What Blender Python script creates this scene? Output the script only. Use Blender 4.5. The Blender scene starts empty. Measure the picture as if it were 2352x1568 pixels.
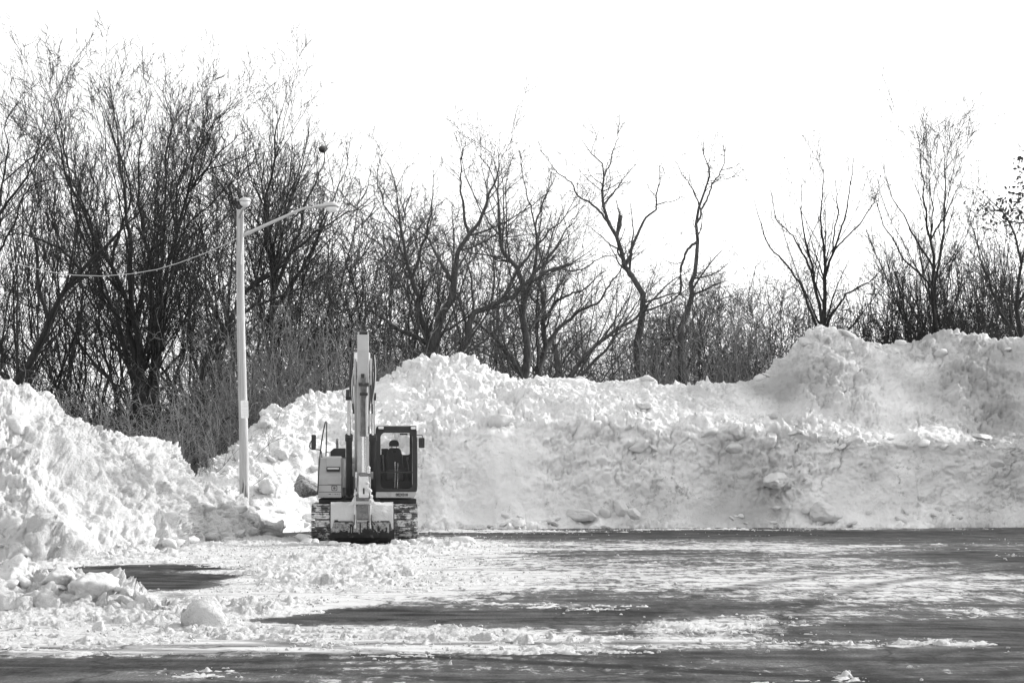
import bpy, bmesh, math, random
import numpy as np
from mathutils import Vector, Matrix

R = math.radians
scene = bpy.context.scene
COL = scene.collection

# ------------------------------------------------------------------ camera
EYE = 1.75
cam_data = bpy.data.cameras.new("camera")
cam_data.sensor_width = 36.0
cam_data.sensor_fit = 'HORIZONTAL'
cam_data.lens = 70.0
cam_data.shift_y = 0.1314
cam_data.clip_start = 0.5
cam_data.clip_end = 3000
camera = bpy.data.objects.new("camera", cam_data)
COL.objects.link(camera)
camera.location = (0, 0, EYE)
camera.rotation_euler = (R(90), 0, 0)
scene.camera = camera

# ------------------------------------------------------------------ light
SUN_AZ = 62.0      # degrees clockwise from the viewing direction (+Y): right and behind the bank
SUN_EL = 25.0
world = bpy.data.worlds.new("World")
scene.world = world
world.use_nodes = True
wn = world.node_tree
wn.nodes.clear()
w_out = wn.nodes.new("ShaderNodeOutputWorld")
w_bg = wn.nodes.new("ShaderNodeBackground")
w_sky = wn.nodes.new("ShaderNodeTexSky")
w_sky.sky_type = 'NISHITA'
w_sky.sun_disc = False
w_sky.sun_elevation = R(SUN_EL)
w_sky.sun_rotation = R(SUN_AZ)
w_sky.air_density = 1.0
w_sky.dust_density = 3.0
w_sky.ozone_density = 1.0
w_bw = wn.nodes.new("ShaderNodeRGBToBW")
wn.links.new(w_sky.outputs[0], w_bw.inputs[0])
# thin bright cloud veil over the whole sky, a little uneven
w_tc = wn.nodes.new("ShaderNodeTexCoord")
w_mp = wn.nodes.new("ShaderNodeMapping"); w_mp.inputs["Scale"].default_value = (2.0, 2.0, 9.0)
wn.links.new(w_tc.outputs["Generated"], w_mp.inputs[0])
w_nz = wn.nodes.new("ShaderNodeTexNoise"); w_nz.inputs["Scale"].default_value = 1.0; w_nz.inputs["Detail"].default_value = 5
wn.links.new(w_mp.outputs[0], w_nz.inputs["Vector"])
w_mr = wn.nodes.new("ShaderNodeMapRange"); w_mr.inputs["From Min"].default_value = 0.3; w_mr.inputs["From Max"].default_value = 0.7
w_mr.inputs["To Min"].default_value = 2.7; w_mr.inputs["To Max"].default_value = 3.5
wn.links.new(w_nz.outputs["Fac"], w_mr.inputs["Value"])
w_ad = wn.nodes.new("ShaderNodeMath"); w_ad.operation = 'ADD'
wn.links.new(w_bw.outputs[0], w_ad.inputs[0]); wn.links.new(w_mr.outputs[0], w_ad.inputs[1])
wn.links.new(w_ad.outputs[0], w_bg.inputs[0])
w_bg.inputs[1].default_value = 0.15
wn.links.new(w_bg.outputs[0], w_out.inputs[0])

sun_data = bpy.data.lights.new("sun", 'SUN')
sun_data.energy = 2.4
sun_data.angle = R(0.5)
sun_data.color = (1.0, 0.995, 0.99)
sun = bpy.data.objects.new("sun", sun_data)
COL.objects.link(sun)
sdir = Vector((math.sin(R(SUN_AZ)) * math.cos(R(SUN_EL)), math.cos(R(SUN_AZ)) * math.cos(R(SUN_EL)), math.sin(R(SUN_EL))))
sun.rotation_euler = sdir.to_track_quat('Z', 'Y').to_euler()
sun.location = sdir * 60

scene.view_settings.view_transform = 'Standard'
scene.view_settings.look = 'None'
scene.view_settings.gamma = 1.0
scene.view_settings.exposure = 0.62
scene.view_settings.use_curve_mapping = False
scene.cycles.max_bounces = 6
scene.cycles.diffuse_bounces = 3
scene.cycles.transparent_max_bounces = 8

# ------------------------------------------------------------------ helpers
F = 70.0 / 36.0 * 2352.0


def at(px, py, d):
    """world point seen at (px, py) of a 2352 px wide picture, d metres into the scene"""
    return np.array(((px - 1176.0) / F * d, d, EYE + (1093.0 - py) / F * d))


def tag(o, label=None, cat=None, group=None, kind=None):
    if label: o['label'] = label
    if cat: o['category'] = cat
    if group: o['group'] = group
    if kind: o['kind'] = kind
    return o


def empty(name, loc=(0, 0, 0), rz=0.0):
    o = bpy.data.objects.new(name, None)
    o.empty_display_size = 0.3
    COL.objects.link(o)
    o.location = loc
    o.rotation_euler = (0, 0, rz)
    return o


def link_mesh(name, me, mat, parent=None):
    o = bpy.data.objects.new(name, me)
    COL.objects.link(o)
    if mat is not None and not me.materials: me.materials.append(mat)
    if parent is not None: o.parent = parent
    return o


def raw_mesh(name, verts, quads, smooth=True, attrs=None):
    """mesh from numpy arrays; quads (n,4) or tris (n,3)"""
    me = bpy.data.meshes.new(name)
    verts = np.asarray(verts, dtype=np.float32)
    quads = np.asarray(quads, dtype=np.int32)
    k = quads.shape[1]
    me.vertices.add(len(verts)); me.vertices.foreach_set("co", verts.ravel())
    me.loops.add(quads.size); me.loops.foreach_set("vertex_index", quads.ravel())
    me.polygons.add(len(quads))
    me.polygons.foreach_set("loop_start", np.arange(0, quads.size, k, dtype=np.int32))
    me.polygons.foreach_set("use_smooth", np.full(len(quads), smooth, dtype=bool))
    if attrs:
        for nm, val in attrs.items():
            a = me.attributes.new(nm, 'FLOAT', 'POINT')
            a.data.foreach_set("value", np.asarray(val, dtype=np.float32).ravel())
    me.update(calc_edges=True)
    me.validate()
    return me


# ---- numpy noise
def _hash(ix, iy, iz, s):
    n = (ix.astype(np.uint32) * np.uint32(374761393) + iy.astype(np.uint32) * np.uint32(668265263)
         + iz.astype(np.uint32) * np.uint32(2246822519) + np.uint32((s * 3266489917) & 0xffffffff))
    n = (n ^ (n >> np.uint32(13))) * np.uint32(1274126177)
    n = (n ^ (n >> np.uint32(16))) * np.uint32(2654435761)
    n = n ^ (n >> np.uint32(15))
    return n.astype(np.float32) * np.float32(1.0 / 4294967295.0)


def vnoise(p, seed=0):
    """value noise in -1..1 on (n,3) points"""
    f = np.floor(p)
    i = f.astype(np.int64)
    t = (p - f).astype(np.float32)
    t = t * t * t * (t * (t * 6 - 15) + 10)
    out = np.zeros(len(p), np.float32)
    for dx in (0, 1):
        wx = t[:, 0] if dx else 1 - t[:, 0]
        for dy in (0, 1):
            wy = t[:, 1] if dy else 1 - t[:, 1]
            for dz in (0, 1):
                wz = t[:, 2] if dz else 1 - t[:, 2]
                out += wx * wy * wz * _hash(i[:, 0] + dx, i[:, 1] + dy, i[:, 2] + dz, seed)
    return out * 2 - 1


def fbm(p, scale, octv=4, seed=0, gain=0.5):
    p = np.asarray(p, np.float64) / scale
    a, s, tot = 1.0, np.zeros(len(p), np.float32), 0.0
    for k in range(octv):
        s += a * vnoise(p + 17.3 * k, seed + k); tot += a
        p = p * 2.03; a *= gain
    return s / tot


def clods(p, cell, seed, prob=0.6, rmin=0.3, rmax=0.62):
    """lumps of snow: rounded, slightly faceted bumps (result 0..~0.6 in units of metres)"""
    q = np.asarray(p, np.float64) / cell
    w = np.stack([vnoise(q * 1.7 + 5.1, seed + 40), vnoise(q * 1.7 + 9.7, seed + 41), vnoise(q * 1.7 + 2.3, seed + 42)], 1)
    w2 = np.stack([vnoise(q * 4.1 + 1.1, seed + 43), vnoise(q * 4.1 + 3.7, seed + 44), vnoise(q * 4.1 + 6.3, seed + 45)], 1)
    q = q + 0.24 * w + 0.09 * w2
    f = np.floor(q).astype(np.int64)
    best = np.zeros(len(q), np.float32)
    for dx in (-1, 0, 1):
        for dy in (-1, 0, 1):
            for dz in (-1, 0, 1):
                c0, c1, c2 = f[:, 0] + dx, f[:, 1] + dy, f[:, 2] + dz
                keep = _hash(c0, c1, c2, seed + 9) < prob
                if not keep.any(): continue
                k = np.nonzero(keep)[0]
                a, b, c = c0[k], c1[k], c2[k]
                d = np.stack([a + _hash(a, b, c, seed + 1), b + _hash(a, b, c, seed + 2), c + _hash(a, b, c, seed + 3)], 1) - q[k]
                r = rmin + (rmax - rmin) * _hash(a, b, c, seed + 4) ** 2
                # per-lump anisotropy, between a ball and a box
                ax = 0.7 + 0.6 * _hash(a, b, c, seed + 5); ay = 0.7 + 0.6 * _hash(a, b, c, seed + 6)
                e = np.abs(d) * np.stack([ax, ay, 2.0 - 0.5 * (ax + ay)], 1)
                l2 = np.sqrt((e * e).sum(1)); li = e.max(1)
                sh = _hash(a, b, c, seed + 7)
                dd = (sh * l2 + (1 - sh) * 1.25 * li) / r
                best[k] = np.maximum(best[k], (r * np.sqrt(np.maximum(0, 1 - dd * dd))).astype(np.float32))
    rough = 1 + 0.35 * vnoise(q * 3.3 + 8.8, seed + 46)
    return best * cell * rough


def sstep(a, b, x):
    t = np.clip((x - a) / (b - a), 0, 1)
    return t * t * (3 - 2 * t)


# ------------------------------------------------------------------ materials (the photograph is black and white: greys only)
def mat_new(name):
    m = bpy.data.materials.new(name)
    m.use_nodes = True
    nt = m.node_tree
    b = nt.nodes["Principled BSDF"]
    return m, nt, b


def g(v): return (v, v, v, 1.0)


def simple_mat(name, v, rough=0.6, metal=0.0, spec=0.5, var=0.0, scale=4.0, dirt=None, bump=0.0):
    m, nt, b = mat_new(name)
    b.inputs["Base Color"].default_value = g(v)
    b.inputs["Roughness"].default_value = rough
    b.inputs["Metallic"].default_value = metal
    b.inputs["Specular IOR Level"].default_value = spec
    if var > 0 or dirt is not None:
        tc = nt.nodes.new("ShaderNodeTexCoord")
        n = nt.nodes.new("ShaderNodeTexNoise"); n.inputs["Scale"].default_value = scale
        n.inputs["Detail"].default_value = 8; n.inputs["Roughness"].default_value = 0.65
        nt.links.new(tc.outputs["Object"], n.inputs["Vector"])
        r = nt.nodes.new("ShaderNodeValToRGB")
        r.color_ramp.elements[0].position = 0.3; r.color_ramp.elements[1].position = 0.7
        r.color_ramp.elements[0].color = g(max(0.0, v - var)); r.color_ramp.elements[1].color = g(min(1.0, v + var))
        nt.links.new(n.outputs["Fac"], r.inputs["Fac"])
        last = r.outputs["Color"]
        if dirt is not None:
            lo, hi, dv, dsc = dirt
            n2 = nt.nodes.new("ShaderNodeTexNoise"); n2.inputs["Scale"].default_value = dsc
            n2.inputs["Detail"].default_value = 10; n2.inputs["Roughness"].default_value = 0.7
            oi = nt.nodes.new("ShaderNodeObjectInfo")
            ad = nt.nodes.new("ShaderNodeVectorMath"); ad.operation = 'MULTIPLY_ADD'
            ad.inputs[1].default_value = (1, 1, 1)
            nt.links.new(tc.outputs["Object"], ad.inputs[0])
            sc = nt.nodes.new("ShaderNodeVectorMath"); sc.operation = 'SCALE'; sc.inputs[0].default_value = (7, 13, 19)
            nt.links.new(oi.outputs["Random"], sc.inputs["Scale"])
            nt.links.new(sc.outputs[0], ad.inputs[2])
            nt.links.new(ad.outputs[0], n2.inputs["Vector"])
            r2 = nt.nodes.new("ShaderNodeValToRGB")
            r2.color_ramp.elements[0].position = lo; r2.color_ramp.elements[1].position = hi
            mx = nt.nodes.new("ShaderNodeMixRGB")
            nt.links.new(n2.outputs["Fac"], r2.inputs["Fac"])
            nt.links.new(r2.outputs["Color"], mx.inputs[0])
            nt.links.new(last, mx.inputs[1]); mx.inputs[2].default_value = g(dv)
            last = mx.outputs[0]
        nt.links.new(last, b.inputs["Base Color"])
        if bump > 0:
            bp = nt.nodes.new("ShaderNodeBump"); bp.inputs["Strength"].default_value = bump; bp.inputs["Distance"].default_value = 0.02
            nt.links.new(n.outputs["Fac"], bp.inputs["Height"]); nt.links.new(bp.outputs[0], b.inputs["Normal"])
    return m


def snow_mat(name, v=0.86, use_dirt=True, speck=0.62):
    m, nt, b = mat_new(name)
    L = nt.links
    b.inputs["Roughness"].default_value = 0.75
    b.inputs["Specular IOR Level"].default_value = 0.05
    tc = nt.nodes.new("ShaderNodeTexCoord")
    geo = nt.nodes.new("ShaderNodeNewGeometry")
    pos = geo.outputs["Position"]
    n1 = nt.nodes.new("ShaderNodeTexNoise"); n1.inputs["Scale"].default_value = 0.9; n1.inputs["Detail"].default_value = 8; n1.inputs["Roughness"].default_value = 0.7
    L.new(pos, n1.inputs["Vector"])
    r1 = nt.nodes.new("ShaderNodeValToRGB")
    r1.color_ramp.elements[0].position = 0.28; r1.color_ramp.elements[0].color = g(v * 0.86)
    r1.color_ramp.elements[1].position = 0.62; r1.color_ramp.elements[1].color = g(v)
    L.new(n1.outputs["Fac"], r1.inputs["Fac"])
    # grit and road dirt caught in the snow: small dark specks
    n2 = nt.nodes.new("ShaderNodeTexNoise"); n2.inputs["Scale"].default_value = 3.2; n2.inputs["Detail"].default_value = 9; n2.inputs["Roughness"].default_value = 0.78; n2.inputs["Distortion"].default_value = 0.6
    L.new(pos, n2.inputs["Vector"])
    n3 = nt.nodes.new("ShaderNodeTexNoise"); n3.inputs["Scale"].default_value = 0.55; n3.inputs["Detail"].default_value = 3
    L.new(pos, n3.inputs["Vector"])
    ma = nt.nodes.new("ShaderNodeMath"); ma.operation = 'MULTIPLY_ADD'; ma.inputs[1].default_value = 0.35
    L.new(n3.outputs["Fac"], ma.inputs[0]); L.new(n2.outputs["Fac"], ma.inputs[2])
    last_fac = ma.outputs[0]
    if use_dirt:
        at_ = nt.nodes.new("ShaderNodeAttribute"); at_.attribute_name = "dirt"
        m2 = nt.nodes.new("ShaderNodeMath"); m2.operation = 'MULTIPLY_ADD'; m2.inputs[1].default_value = 0.07
        L.new(at_.outputs["Fac"], m2.inputs[0]); L.new(last_fac, m2.inputs[2]); last_fac = m2.outputs[0]
    r2 = nt.nodes.new("ShaderNodeValToRGB")
    r2.color_ramp.elements[0].position = speck + 0.15; r2.color_ramp.elements[1].position = speck + 0.25
    L.new(last_fac, r2.inputs["Fac"])
    mx = nt.nodes.new("ShaderNodeMixRGB"); mx.inputs[2].default_value = g(0.22)
    sc = nt.nodes.new("ShaderNodeMath"); sc.operation = 'MULTIPLY'; sc.inputs[1].default_value = 0.75
    L.new(r2.outputs["Color"], sc.inputs[0]); L.new(sc.outputs[0], mx.inputs[0])
    L.new(r1.outputs["Color"], mx.inputs[1])
    last = mx.outputs[0]
    if use_dirt:
        mx2 = nt.nodes.new("ShaderNodeMixRGB"); mx2.inputs[2].default_value = g(0.42)
        m3 = nt.nodes.new("ShaderNodeMath"); m3.operation = 'MULTIPLY'; m3.inputs[1].default_value = 0.95
        L.new(at_.outputs["Fac"], m3.inputs[0]); L.new(m3.outputs[0], mx2.inputs[0]); L.new(last, mx2.inputs[1]); last = mx2.outputs[0]
    L.new(last, b.inputs["Base Color"])
    nb = nt.nodes.new("ShaderNodeTexNoise"); nb.inputs["Scale"].default_value = 14; nb.inputs["Detail"].default_value = 9; nb.inputs["Roughness"].default_value = 0.72
    L.new(pos, nb.inputs["Vector"])
    bp = nt.nodes.new("ShaderNodeBump"); bp.inputs["Strength"].default_value = 0.9; bp.inputs["Distance"].default_value = 0.075
    L.new(nb.outputs["Fac"], bp.inputs["Height"]); L.new(bp.outputs[0], b.inputs["Normal"])
    return m


M = {}
M['snow'] = snow_mat("piled_snow")
M['snow_old'] = snow_mat("old_snow", 0.62, speck=0.58)
M['chunk'] = snow_mat("chunk_snow", 0.70, use_dirt=False, speck=0.66)
M['crust'] = snow_mat("crust_snow", 0.60, use_dirt=False, speck=0.70)
M['dirty'] = simple_mat("dirty_ice", 0.30, 0.8, var=0.16, scale=5, dirt=(0.42, 0.6, 0.10, 9.0), bump=0.8)
M['paint'] = simple_mat("machine_paint", 0.40, 0.42, var=0.03, scale=3, dirt=(0.56, 0.85, 0.22, 3.0))
M['paint_snowy'] = simple_mat("frosted_paint", 0.60, 0.6, var=0.08, scale=6, dirt=(0.56, 0.70, 0.25, 5.0))
M['black'] = simple_mat("black_steel", 0.022, 0.4, var=0.008, scale=6)
M['rubber'] = simple_mat("black_rubber", 0.02, 0.35)
M['grey'] = simple_mat("grey_steel", 0.13, 0.5, var=0.05, scale=8, dirt=(0.55, 0.75, 0.4, 6.0))
M['track'] = simple_mat("track_steel", 0.07, 0.55, var=0.04, scale=7, dirt=(0.48, 0.56, 0.62, 4.2))
M['chrome'] = simple_mat("chrome_rod", 0.85, 0.18, metal=1.0)
M['wet_cyl'] = simple_mat("cylinder_paint", 0.10, 0.25, var=0.05, scale=8, spec=0.6)
M['bucket'] = simple_mat("bucket_steel", 0.028, 0.6, spec=0.2, var=0.012, scale=6, dirt=(0.56, 0.72, 0.14, 7.0))
M['frost'] = simple_mat("grey_frost", 0.24, 0.8, var=0.12, scale=14, dirt=(0.5, 0.6, 0.06, 18.0))
M['seat'] = simple_mat("seat_fabric", 0.10, 0.85)
M['trim'] = simple_mat("cab_trim", 0.05, 0.7)
M['lens'] = simple_mat("lamp_lens", 0.72, 0.2)
M['lamp_glass'] = simple_mat("lamp_refractor", 0.82, 0.15)
M['galv'] = simple_mat("galvanised_steel", 0.48, 0.5, metal=0.0, var=0.03)
M['sign'] = simple_mat("sign_face", 0.86, 0.5)
M['letter'] = simple_mat("faded_lettering", 0.62, 0.6)
M['ink'] = simple_mat("black_lettering", 0.03, 0.6)
M['leaf'] = simple_mat("dead_leaf", 0.04, 0.8)
M['cable'] = simple_mat("cable_sheath", 0.5, 0.5)
M['nest'] = simple_mat("nest_twigs", 0.05, 0.9)


def wood_mat():
    m, nt, b = mat_new("weathered_pole_wood")
    L = nt.links
    tc = nt.nodes.new("ShaderNodeTexCoord")
    mp = nt.nodes.new("ShaderNodeMapping"); mp.inputs["Scale"].default_value = (22, 22, 0.55)
    L.new(tc.outputs["Object"], mp.inputs[0])
    n = nt.nodes.new("ShaderNodeTexNoise"); n.inputs["Scale"].default_value = 1.0; n.inputs["Detail"].default_value = 8; n.inputs["Roughness"].default_value = 0.6
    L.new(mp.outputs[0], n.inputs["Vector"])
    r = nt.nodes.new("ShaderNodeValToRGB")
    r.color_ramp.elements[0].position = 0.3; r.color_ramp.elements[0].color = g(0.30)
    r.color_ramp.elements[1].position = 0.62; r.color_ramp.elements[1].color = g(0.50)
    L.new(n.outputs["Fac"], r.inputs["Fac"])
    # frayed, dark wet wood near the ground
    sep = nt.nodes.new("ShaderNodeSeparateXYZ"); L.new(tc.outputs["Object"], sep.inputs[0])
    n2 = nt.nodes.new("ShaderNodeTexNoise"); n2.inputs["Scale"].default_value = 1.0; n2.inputs["Detail"].default_value = 6
    mp2 = nt.nodes.new("ShaderNodeMapping"); mp2.inputs["Scale"].default_value = (14, 14, 1.6)
    L.new(tc.outputs["Object"], mp2.inputs[0]); L.new(mp2.outputs[0], n2.inputs["Vector"])
    mr = nt.nodes.new("ShaderNodeMapRange"); mr.inputs["From Min"].default_value = 0.9; mr.inputs["From Max"].default_value = 2.9
    mr.inputs["To Min"].default_value = 0.62; mr.inputs["To Max"].default_value = 0.05
    L.new(sep.outputs["Z"], mr.inputs["Value"])
    lt = nt.nodes.new("ShaderNodeMath"); lt.operation = 'SUBTRACT'; L.new(mr.outputs[0], lt.inputs[0]); L.new(n2.outputs["Fac"], lt.inputs[1])
    mu = nt.nodes.new("ShaderNodeMath"); mu.operation = 'MULTIPLY'; mu.inputs[1].default_value = 9.0; mu.use_clamp = True
    L.new(lt.outputs[0], mu.inputs[0])
    mx = nt.nodes.new("ShaderNodeMixRGB"); mx.inputs[2].default_value = g(0.12)
    L.new(mu.outputs[0], mx.inputs[0]); L.new(r.outputs["Color"], mx.inputs[1])
    L.new(mx.outputs[0], b.inputs["Base Color"])
    b.inputs["Roughness"].default_value = 0.8
    bp = nt.nodes.new("ShaderNodeBump"); bp.inputs["Strength"].default_value = 0.5; bp.inputs["Distance"].default_value = 0.01
    L.new(n.outputs["Fac"], bp.inputs["Height"]); L.new(bp.outputs[0], b.inputs["Normal"])
    return m


M['wood'] = wood_mat()


def bark_mat(name, v):
    m, nt, b = mat_new(name)
    L = nt.links
    geo = nt.nodes.new("ShaderNodeNewGeometry")
    mp = nt.nodes.new("ShaderNodeMapping"); mp.inputs["Scale"].default_value = (9, 9, 2.2)
    L.new(geo.outputs["Position"], mp.inputs[0])
    n = nt.nodes.new("ShaderNodeTexNoise"); n.inputs["Scale"].default_value = 1.0; n.inputs["Detail"].default_value = 6; n.inputs["Roughness"].default_value = 0.7
    L.new(mp.outputs[0], n.inputs["Vector"])
    r = nt.nodes.new("ShaderNodeValToRGB")
    r.color_ramp.elements[0].position = 0.32; r.color_ramp.elements[0].color = g(v * 0.5)
    r.color_ramp.elements[1].position = 0.68; r.color_ramp.elements[1].color = g(v * 1.5)
    L.new(n.outputs["Fac"], r.inputs["Fac"]); L.new(r.outputs["Color"], b.inputs["Base Color"])
    b.inputs["Roughness"].default_value = 0.9
    b.inputs["Specular IOR Level"].default_value = 0.2
    bp = nt.nodes.new("ShaderNodeBump"); bp.inputs["Strength"].default_value = 0.7; bp.inputs["Distance"].default_value = 0.03
    L.new(n.outputs["Fac"], bp.inputs["Height"]); L.new(bp.outputs[0], b.inputs["Normal"])
    return m


M['bark_dark'] = bark_mat("dark_bark", 0.035)
M['bark_hazed'] = bark_mat("hazed_bark", 0.085)  # paler bark: backlit haze over the middle trees put into the colour
M['twig_dark'] = bark_mat("dark_twig", 0.04)
M['twig_hazed'] = bark_mat("hazed_twig", 0.09)  # twigs lightened by the same painted haze
M['brush_dark'] = bark_mat("dark_brush_twig", 0.035)
M['brush'] = bark_mat("sunlit_brush_twig", 0.19)  # pale tone paints sunlight onto the brush twigs


def glass_mat():
    m, nt, b = mat_new("cab_glass")
    nt.nodes.remove(b)
    out = nt.nodes["Material Output"]
    tr = nt.nodes.new("ShaderNodeBsdfTransparent"); tr.inputs[0].default_value = g(0.93)
    gl = nt.nodes.new("ShaderNodeBsdfGlossy"); gl.inputs["Roughness"].default_value = 0.03; gl.inputs[0].default_value = g(0.9)
    fr = nt.nodes.new("ShaderNodeFresnel"); fr.inputs[0].default_value = 1.22
    mx = nt.nodes.new("ShaderNodeMixShader")
    nt.links.new(fr.outputs[0], mx.inputs[0]); nt.links.new(tr.outputs[0], mx.inputs[1]); nt.links.new(gl.outputs[0], mx.inputs[2])
    nt.links.new(mx.outputs[0], out.inputs[0])
    return m


M['glass'] = glass_mat()


def asphalt_mat():
    m, nt, b = mat_new("snow_streaked_asphalt")
    L = nt.links
    N = nt.nodes.new
    geo = N("ShaderNodeNewGeometry"); pos = geo.outputs["Position"]

    def noise(scale_vec, detail=6, rough=0.6, dist=0.0):
        mp = N("ShaderNodeMapping"); mp.inputs["Scale"].default_value = scale_vec
        L.new(pos, mp.inputs[0])
        n = N("ShaderNodeTexNoise"); n.inputs["Scale"].default_value = 1.0
        n.inputs["Detail"].default_value = detail; n.inputs["Roughness"].default_value = rough
        n.inputs["Distortion"].default_value = dist
        L.new(mp.outputs[0], n.inputs["Vector"])
        return n.outputs["Fac"]

    def math_(op, a, c, clamp=False, third=None):
        x = N("ShaderNodeMath"); x.operation = op; x.use_clamp = clamp
        for i, v in enumerate((a, c, third)):
            if v is None: continue
            if isinstance(v, (int, float)): x.inputs[i].default_value = v
            else: L.new(v, x.inputs[i])
        return x.outputs[0]

    film = N("ShaderNodeAttribute"); film.attribute_name = "film"
    big = noise((0.13, 0.20, 1), 6, 0.65, 1.2)
    streak = noise((1.0, 1.1, 1), 9, 0.75, 1.0)
    scrape = noise((2.2, 2.6, 1), 8, 0.75, 0.6)
    grain = noise((9, 9, 1), 7, 0.8)
    grit = noise((40, 14, 1), 5, 0.85)
    ln = noise((0.10, 0.8, 1), 5, 0.6, 0.8)
    ln2 = noise((0.5, 0.7, 1), 6, 0.65, 1.5)
    s = math_('MULTIPLY', big, 0.9)
    s = math_('MULTIPLY_ADD', streak, 0.9, third=s)
    s = math_('MULTIPLY_ADD', scrape, 0.55, third=s)
    s = math_('MULTIPLY_ADD', grain, 0.75, third=s)
    speck = noise((5.0, 1.1, 1), 9, 0.78, 0.4)
    s = math_('MULTIPLY_ADD', speck, 1.1, third=s)
    s = math_('ADD', s, film.outputs["Fac"])
    # 0..1 covering of thin packed snow; 0.9/2+0.9/2+0.35/2+0.4/2 = 1.275 is the mean
    cov = N("ShaderNodeMapRange"); cov.interpolation_type = 'SMOOTHSTEP'
    cov.inputs["From Min"].default_value = 2.22; cov.inputs["From Max"].default_value = 2.46
    L.new(s, cov.inputs["Value"])
    # narrow scraped lines and tyre marks through the film
    def ridge(f, w):
        a_ = math_('SUBTRACT', f, 0.5); a_ = math_('ABSOLUTE', a_, 0.0)
        mr_ = N("ShaderNodeMapRange"); mr_.inputs["From Max"].default_value = w; mr_.inputs["To Min"].default_value = 0.45
        L.new(a_, mr_.inputs["Value"]); return mr_.outputs[0]
    cv = math_('MULTIPLY', math_('MULTIPLY', cov.outputs[0], ridge(ln, 0.02)), ridge(ln2, 0.012))
    # tyre paths: arcs of turning vehicles where rubber has cleaned the surface
    sepp = N("ShaderNodeSeparateXYZ"); L.new(pos, sepp.inputs[0])
    tread = noise((7, 7, 1), 4, 0.7)
    tyre = None
    for (cx_, cy_, rr_, w_) in ((-6.5, 5.0, 13.6, .16), (-6.5, 5.0, 15.3, .16), (9.0, 32.0, 14.2, .15), (9.0, 32.0, 15.9, .15), (1.5, -14.0, 33.2, .18), (1.5, -14.0, 34.9, .18), (-2.0, 60.0, 40.5, .2), (14.0, 8.0, 12.0, .15), (14.0, 8.0, 13.6, .15), (30.0, 20.0, 27.0, .2), (30.0, 20.0, 28.8, .2)):
        dx_ = math_('SUBTRACT', sepp.outputs["X"], cx_); dy_ = math_('SUBTRACT', sepp.outputs["Y"], cy_)
        q_ = math_('SQRT', math_('MULTIPLY_ADD', dx_, dx_, third=math_('MULTIPLY', dy_, dy_)), 0.0)
        q_ = math_('ABSOLUTE', math_('SUBTRACT', q_, rr_), 0.0)
        q_ = math_('MULTIPLY_ADD', tread, 0.25, third=q_)
        mr_ = N("ShaderNodeMapRange"); mr_.interpolation_type = 'SMOOTHSTEP'
        mr_.inputs["From Min"].default_value = w_ * 0.6 + .10; mr_.inputs["From Max"].default_value = w_ * 1.6 + .16
        mr_.inputs["To Min"].default_value = 0.5; mr_.inputs["To Max"].default_value = 1.0
        L.new(q_, mr_.inputs["Value"])
        tyre = mr_.outputs[0] if tyre is None else math_('MULTIPLY', tyre, mr_.outputs[0])
    soft = N("ShaderNodeMapRange"); soft.interpolation_type = 'SMOOTHSTEP'
    soft.inputs["From Min"].default_value = 1.75; soft.inputs["From Max"].default_value = 2.75; soft.inputs["To Max"].default_value = 0.24
    L.new(s, soft.inputs["Value"])
    cv = math_('MAXIMUM', cv, soft.outputs[0])
    cv = math_('MULTIPLY', cv, tyre)
    # asphalt: dark wet and greyer salt-dried areas
    dry = noise((0.30, 0.55, 1), 8, 0.7, 2.5)
    ra = N("ShaderNodeValToRGB")
    ra.color_ramp.elements[0].position = 0.43; ra.color_ramp.elements[0].color = g(0.006)
    ra.color_ramp.elements[1].position = 0.70; ra.color_ramp.elements[1].color = g(0.075)
    L.new(dry, ra.inputs["Fac"])
    rg = N("ShaderNodeValToRGB")
    rg.color_ramp.elements[0].position = 0.35; rg.color_ramp.elements[0].color = g(0.15)
    rg.color_ramp.elements[1].position = 0.68; rg.color_ramp.elements[1].color = g(2.6)
    L.new(grit, rg.inputs["Fac"])
    mm = N("ShaderNodeMixRGB"); mm.blend_type = 'MULTIPLY'; mm.inputs[0].default_value = 1.0
    L.new(ra.outputs["Color"], mm.inputs[1]); L.new(rg.outputs["Color"], mm.inputs[2])
    mt = N("ShaderNodeMixRGB"); mt.blend_type = 'MULTIPLY'; mt.inputs[0].default_value = 0.75
    L.new(mm.outputs[0], mt.inputs[1]); L.new(tyre, mt.inputs[2])
    mx = N("ShaderNodeMixRGB"); mx.inputs[2].default_value = g(0.50)
    L.new(cv, mx.inputs[0]); L.new(mt.outputs[0], mx.inputs[1])
    # cracks
    vo = N("ShaderNodeTexVoronoi"); vo.feature = 'DISTANCE_TO_EDGE'; vo.inputs["Scale"].default_value = 0.28
    wob = N("ShaderNodeTexNoise"); wob.inputs["Scale"].default_value = 1.2; wob.inputs["Detail"].default_value = 5
    L.new(pos, wob.inputs["Vector"])
    ad = N("ShaderNodeMixRGB"); ad.blend_type = 'ADD'; ad.inputs[0].default_value = 0.9
    L.new(pos, ad.inputs[1]); L.new(wob.outputs["Color"], ad.inputs[2]); L.new(ad.outputs[0], vo.inputs["Vector"])
    ck = N("ShaderNodeMapRange"); ck.inputs["From Min"].default_value = 0.0; ck.inputs["From Max"].default_value = 0.012
    ck.inputs["To Min"].default_value = 0.75; ck.inputs["To Max"].default_value = 0.0
    L.new(vo.outputs["Distance"], ck.inputs["Value"])
    mc = N("ShaderNodeMixRGB"); mc.inputs[2].default_value = g(0.012)
    L.new(ck.outputs[0], mc.inputs[0]); L.new(mx.outputs[0], mc.inputs[1])
    L.new(mc.outputs[0], b.inputs["Base Color"])
    b.inputs["Specular IOR Level"].default_value = 0.025
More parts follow.
